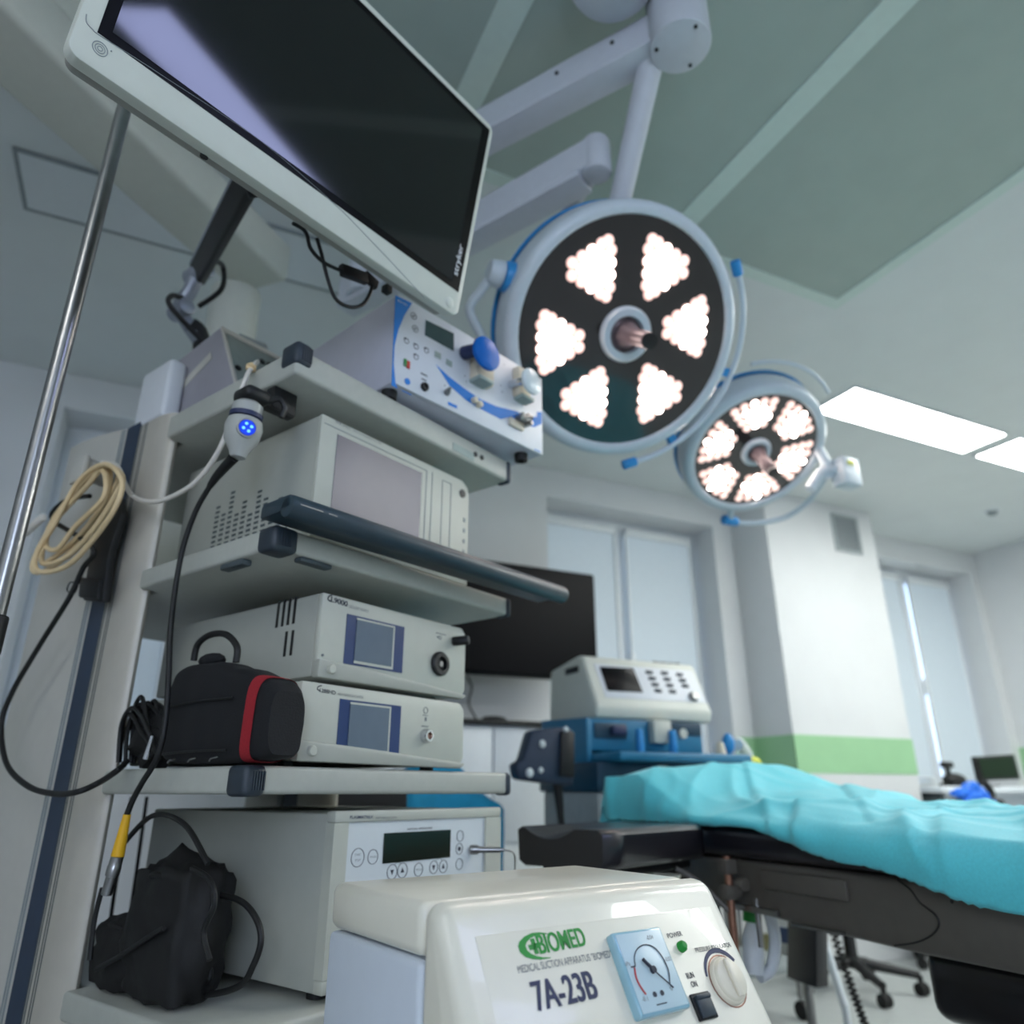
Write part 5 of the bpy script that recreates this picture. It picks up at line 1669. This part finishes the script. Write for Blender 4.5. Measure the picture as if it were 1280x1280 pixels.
def surgical(name, label, M, rd_, ro_, dep, kind):
    o = thing(name, label, 'surgical light', M, (0, 0, 0))
    zf = V((0, 0, 1))
    m = MB().lathe([(rd_, -.004), (rd_ + .004, .004), (rd_ + .012, .007), (ro_ - .012, .004), (ro_ - .003, -.004), (ro_, -.016), (ro_ + .002, -dep * .6), (ro_ - .004, -dep + .01), (ro_ * .94, -dep), (ro_ * .72, -dep - .035), (ro_ * .3, -dep - .055), (0, -dep - .055)], (0, 0, 0), zf, 72)
    part('housing', m, 'lamp_housing', o)
    part('blue_trim', MB().lathe([(ro_ - .002, -dep + .004), (ro_ + .0035, -dep + .004), (ro_ + .0035, -dep - .004), (ro_ * .93, -dep - .006)], (0, 0, 0), zf, 72), 'lamp_blue', o)
    part('lamp_face', MB().lathe([(0, -.002), (rd_ + .001, -.002), (rd_ + .001, -.012), (0, -.012)], (0, 0, 0), zf, 72), 'lamp_face', o)
    clusters = []
    if kind == 'big':
        s = .0305 * rd_ / .30
        for th, ph, rr in ((119, 180, .192), (61, 0, .195), (4, 180, .190), (-58, 0, .195), (-121, 180, .195), (184, 0, .198)):
            c = V((rr * rd_ / .30 * math.cos(R(th)), rr * rd_ / .30 * math.sin(R(th)), 0))
            dx, dy = math.cos(R(ph)), math.sin(R(ph))
            L = []
            for row in range(5):
                for k in range(6 - row):
                    a = (row - 1.55) * s * .866
                    b = (k - (5 - row) / 2) * s
                    if row == 0 and k in (0, 5):
                        a += s * .3; b *= .9
                    L.append(c + V((dx * a - dy * b, dy * a + dx * b, 0)))
            clusters.append((L, .0175 * rd_ / .30))
    else:
        for th in (103, 43, -17, -77, -137, 163):
            L = []
            for rr, cnt, spn in ((.112, 3, 30), (.142, 4, 37), (.172, 5, 40), (.198, 5, 41)):
                for k in range(cnt):
                    a = R(th + (k / (cnt - 1) - .5) * spn)
                    L.append(V((rr * math.cos(a), rr * math.sin(a), 0)))
            clusters.append((L, .0165))
    for L, r in clusters:
        m = MB(); e = MB()
        cen = sum(L, V()) / len(L)
        lim = sorted((p - cen).length for p in L)[int(len(L) * .45)]
        for p in L:
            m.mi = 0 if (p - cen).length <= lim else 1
            m.lathe([(0, .0035), (r * .62, .003), (r * .72, .001)], p, zf, 14)
            e.lathe([(r * .72, .0012), (r * .9, .0), (r, -.003)], p, zf, 14)
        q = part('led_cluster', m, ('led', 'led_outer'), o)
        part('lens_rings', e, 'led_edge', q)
    hr = .075 * rd_ / .30
    part('handle_ring', MB().lathe([(hr * .62, -.002), (hr * .66, .012), (hr * .9, .012), (hr, .002), (hr, -.004)], (0, 0, 0), zf, 40), 'lamp_housing', o)
    m = MB().lathe([(0, -.002), (hr * .62, -.001), (hr * .5, .004), (.026, .03), (.021, .05), (.021, .125), (.017, .132), (.0, .132)], (0, 0, 0), zf, 28)
    h = part('handle', m, 'handle_mauve', o)
    part('handle_tip', MB().lathe([(0, .132), (.0195, .131), (.0195, .138), (0, .139)], (0, 0, 0), zf, 24), 'black_gloss', h)
    return o

def rail(o, rad, a0, a1, z, caps=True, r=.008):
    pts = [(rad * math.cos(R(a0 + (a1 - a0) * k / 16)), rad * math.sin(R(a0 + (a1 - a0) * k / 16)), z) for k in range(17)]
    q = part('grab_rail', MB().tube(pts, r, 12, 2), 'lamp_housing', o)
    if caps:
        for e, f in ((0, 1), (16, 15)):
            d = (V(pts[e]) - V(pts[f])).normalized()
            part('blue_end_cap', MB().cyl(V(pts[e]) - d * .012, V(pts[e]) + d * .028, r * 1.7, bev=.003), 'lamp_blue', q)
    return pts

bc_ = at_depth(782, 418, 1.86)
MB_ = lamp_frame(bc_, (-.053, -.774, -.631))
big = surgical('surgical_light', 'larger surgical light with six lit clusters, nearer the large white monitor', MB_, .282, .318, .114, 'big')
rail(big, .350, 25, -82, -.02)
for a in (-20, -60):
    x, y = math.cos(R(a)), math.sin(R(a))
    part('rail_bracket', MB().box(-.012, .012, -.02, .045, -.012, .012, .003, 2, Matrix.Translation((x * .312, y * .312, -.03)) @ Matrix.Rotation(R(a - 90), 4, 'Z')), 'lamp_blue', big)
inv = MB_.inverted()
def lp_(px, py, z):
    f = on(MB_, (0, 0, z), (0, 0, 1))
    return f(px, py)
k0, k1 = lp_(650, 352, -.07), lp_(610, 338, -.07)
part('pivot_cap', MB().cyl(k0, k0 + (k1 - k0) * .55, .042, .038, bev=.008), 'lamp_blue', big)
part('pivot_arm', MB().cyl(k0 + (k1 - k0) * .55, k1, .034, .03, bev=.006), 'lamp_housing', big)
m = MB().tube([lp_(610, 350, -.07), lp_(602, 362, -.07), lp_(590, 378, -.07), lp_(587, 388, -.07), lp_(592, 402, -.07), lp_(602, 420, -.07), lp_(616, 440, -.07)], .012, 12)
part('grab_rail', m, 'lamp_housing', big)
# suspension of the large light (built in room coordinates, moved into the lamp frame)
def room_part(name, mb, m, o, fr_):
    iv = fr_.inverted()
    for v in mb.bm.verts:
        v.co = iv @ v.co
    return part(name, mb, m, o)
hub = at_depth(850, 52, 1.80)
hub_b = V((hub.x, hub.y, hub.z - .02))
room_part('hub', MB().cyl(hub_b, V((hub_b.x, hub_b.y, 2.80)), .074, bev=.006), 'lamp_arm', big, MB_)
m = MB()
for k in range(3):
    a = k * 2.1 + .5
    m.cyl(hub_b + V((.058 * math.cos(a), .058 * math.sin(a), -.002)), hub_b + V((.058 * math.cos(a), .058 * math.sin(a), .004)), .005)
room_part('hub_screw', m, 'black_plastic', big, MB_)
col1 = V((hub_b.x - .537 * 1.15, hub_b.y + .843 * 1.15, 0))
za = hub_b.z + .03
dirv = (V((hub_b.x, hub_b.y, 0)) - col1)
Ld = dirv.length
ang1 = math.atan2(dirv.y, dirv.x)
M1 = Matrix.Translation(V((col1.x, col1.y, za))) @ Matrix.Rotation(ang1, 4, 'Z')
room_part('horizontal_arm', MB().box(-.12, Ld, -.035, .035, 0, .10, .014, 3, M1).box(-.1, Ld - .05, -.042, .042, -.012, .004, .004, 2, M1), 'lamp_arm', big, MB_)
m = MB()
for s_ in (.72, .86):
    c = M1 @ V((Ld * s_, -.036, .06))
    m.ball(c, .006)
room_part('arm_screw', m, 'black_plastic', big, MB_)
room_part('ceiling_column', MB().cyl((col1.x, col1.y, za), (col1.x, col1.y, CEIL + .02), .06), 'lamp_arm', big, MB_)
back = MB_ @ V((.0, .05, -.16))
top = V((hub_b.x - .025, hub_b.y + .075, hub_b.z + .05))
room_part('spring_arm', MB().cyl(top, back + V((.0, .02, .03)), .033, .026), 'lamp_arm', big, MB_)
room_part('yoke', MB().tube([back + V((0, .02, .06)), back + V((0, .0, .0)), MB_ @ V((0, 0, -.14))], .034, 14, 6), 'lamp_arm', big, MB_)

MS_ = lamp_frame((1.792, 1.754, 2.023), (-.094, -.558, -.824))
small = surgical('surgical_light', 'smaller surgical light with six lit clusters, in front of the long ceiling lamp', MS_, .222, .262, .10, 'small')
fsm = on(MS_, (0, 0, -.02), (0, 0, 1))
sr = [fsm(*p) for p in ((908, 650), (930, 654), (960, 652), (985, 645), (1008, 629), (1026, 607), (1038, 586))]
q = part('grab_rail', MB().tube(sr, .010, 12), 'lamp_housing', small)
part('blue_end_cap', MB().cyl(sr[0] + (sr[1] - sr[0]) * .6, sr[0] - (sr[1] - sr[0]) * .2, .018, bev=.003), 'lamp_blue', q)
part('rail_bracket', MB().tube([fsm(915, 622), sr[0] + (sr[1] - sr[0]) * .2], .012, 10, 0), 'lamp_housing', small)
rail(small, .315, 100, 35, -.06, caps=False, r=.007)
bxp = on(MS_, (0, 0, -.03), (0, 0, 1))
c = bxp(1056, 590)
m = MB()
Mx = Matrix.Translation(at_depth(1057, 591, 2.62))
cbx = MB().box(-.042, .042, -.03, .03, -.055, .05, .006, 2, Mx)
cob = room_part('control_box', cbx, 'lamp_housing', small, MS_)
room_part('green_readout', MB().box(-.02, .012, -.033, -.029, .018, .036, .002, 2, Mx), 'bag_yellow', cob, MS_)
room_part('control_arm', MB().tube([at_depth(1012, 612, 2.6), at_depth(1028, 590, 2.62), at_depth(1045, 588, 2.62)], .02, 12).tube([at_depth(1022, 560, 2.64), at_depth(1032, 578, 2.63), at_depth(1036, 598, 2.62)], .018, 12), 'lamp_housing', small, MS_)
e0, e1_ = V((.845, 1.25, 2.425)), V((.43, 2.03, 2.425))
d = e0 - e1_
M2 = Matrix.Translation(e1_) @ Matrix.Rotation(math.atan2(d.y, d.x), 4, 'Z')
room_part('horizontal_arm', MB().box(-.1, d.length + .02, -.036, .036, .0, .10, .012, 3, M2).box(-.1, d.length - .04, -.036, .044, -.014, .004, .004, 2, M2), 'lamp_arm', small, MS_)
room_part('ceiling_column', MB().cyl(e1_, V((e1_.x, e1_.y, CEIL)), .06), 'lamp_arm', small, MS_)
back = MS_ @ V((.0, .04, -.13))
room_part('spring_arm', MB().tube([e0 + V((.0, 0, .02)), V((.90, 1.60, 2.41)), V((1.25, 1.9, 2.33)), back + V((-.1, .08, .12)), back], .02, 12), 'lamp_arm', small, MS_)
room_part('arm_joint', MB().cyl(e0 + V((0, 0, -.012)), e0 + V((0, 0, .104)), .038, bev=.01), 'lamp_arm', small, MS_)
# ceiling flange of the light mount
mt = at_depth(768, -6, 1.75)
cv = thing('ceiling_mount', 'round white ceiling cover above the surgical light arms', 'ceiling mount', ROOM, (mt.x, mt.y, CEIL))
part('mount_cover', MB().lathe([(0, 2.70), (.07, 2.70), (.10, 2.715), (.115, 2.75), (.115, CEIL + .02), (0, CEIL + .02)], (mt.x, mt.y, 0), (0, 0, 1), 40), 'lamp_arm', cv)
part('mount_collar', MB().lathe([(.115, CEIL - .01), (.135, CEIL - .008), (.135, CEIL + .02), (.115, CEIL + .02)], (mt.x, mt.y, 0), (0, 0, 1), 40), 'lamp_housing', cv)

# ------------------------------------------------------------------ pendant arm at upper left
pn = thing('supply_pendant', 'broad cream ceiling pendant arm with a round down tube behind the large white monitor', 'pendant', ROOM, (.06, 2.17, 2.45))
pe = V((.125, 2.165, 2.45))
M3 = Matrix.Translation(pe) @ Matrix.Rotation(math.atan2(.688, .725), 4, 'Z')
m = MB().box(-1.6, .0, -.10, .10, 0, .14, .02, 4, M3)
part('pendant_arm', m, 'pendant_white', pn)
m = MB().box(-1.55, -.40, -.085, .085, .14, .30, .02, 4, M3)
part('upper_arm', m, 'pendant_white', pn)
cpt = V((.047, 2.225, 0))
part('down_tube', MB().cyl((cpt.x, cpt.y, 1.70), (cpt.x, cpt.y, 2.45), .078, bev=.006), 'pendant_white', pn)
part('pendant_head', MB().box(cpt.x - .11, cpt.x + .11, cpt.y - .11, cpt.y + .11, 1.35, 1.70, .02, 3), 'pendant_white', pn)
c3 = M3 @ V((-1.45, 0, .2))
part('ceiling_column', MB().cyl((c3.x, c3.y, 2.7), (c3.x, c3.y, CEIL + .02), .09), 'pendant_white', pn)

# ------------------------------------------------------------------ light
wd = bpy.data.worlds.new('world')
S.world = wd
wd.use_nodes = True
wd.node_tree.nodes['Background'].inputs['Color'].default_value = (.80, .90, 1.0, 1)
wd.node_tree.nodes['Background'].inputs['Strength'].default_value = .5
S.cycles.max_bounces = 6
S.cycles.diffuse_bounces = 4
S.cycles.glossy_bounces = 3
S.cycles.transmission_bounces = 2
S.cycles.sample_clamp_indirect = 4
S.cycles.use_denoising = True
vs = S.view_settings
S.display_settings.display_device = 'sRGB'
vs.view_transform = 'Standard'
vs.look = 'None'
vs.exposure = 0.88
vs.gamma = 1.0
vs.use_curve_mapping = False
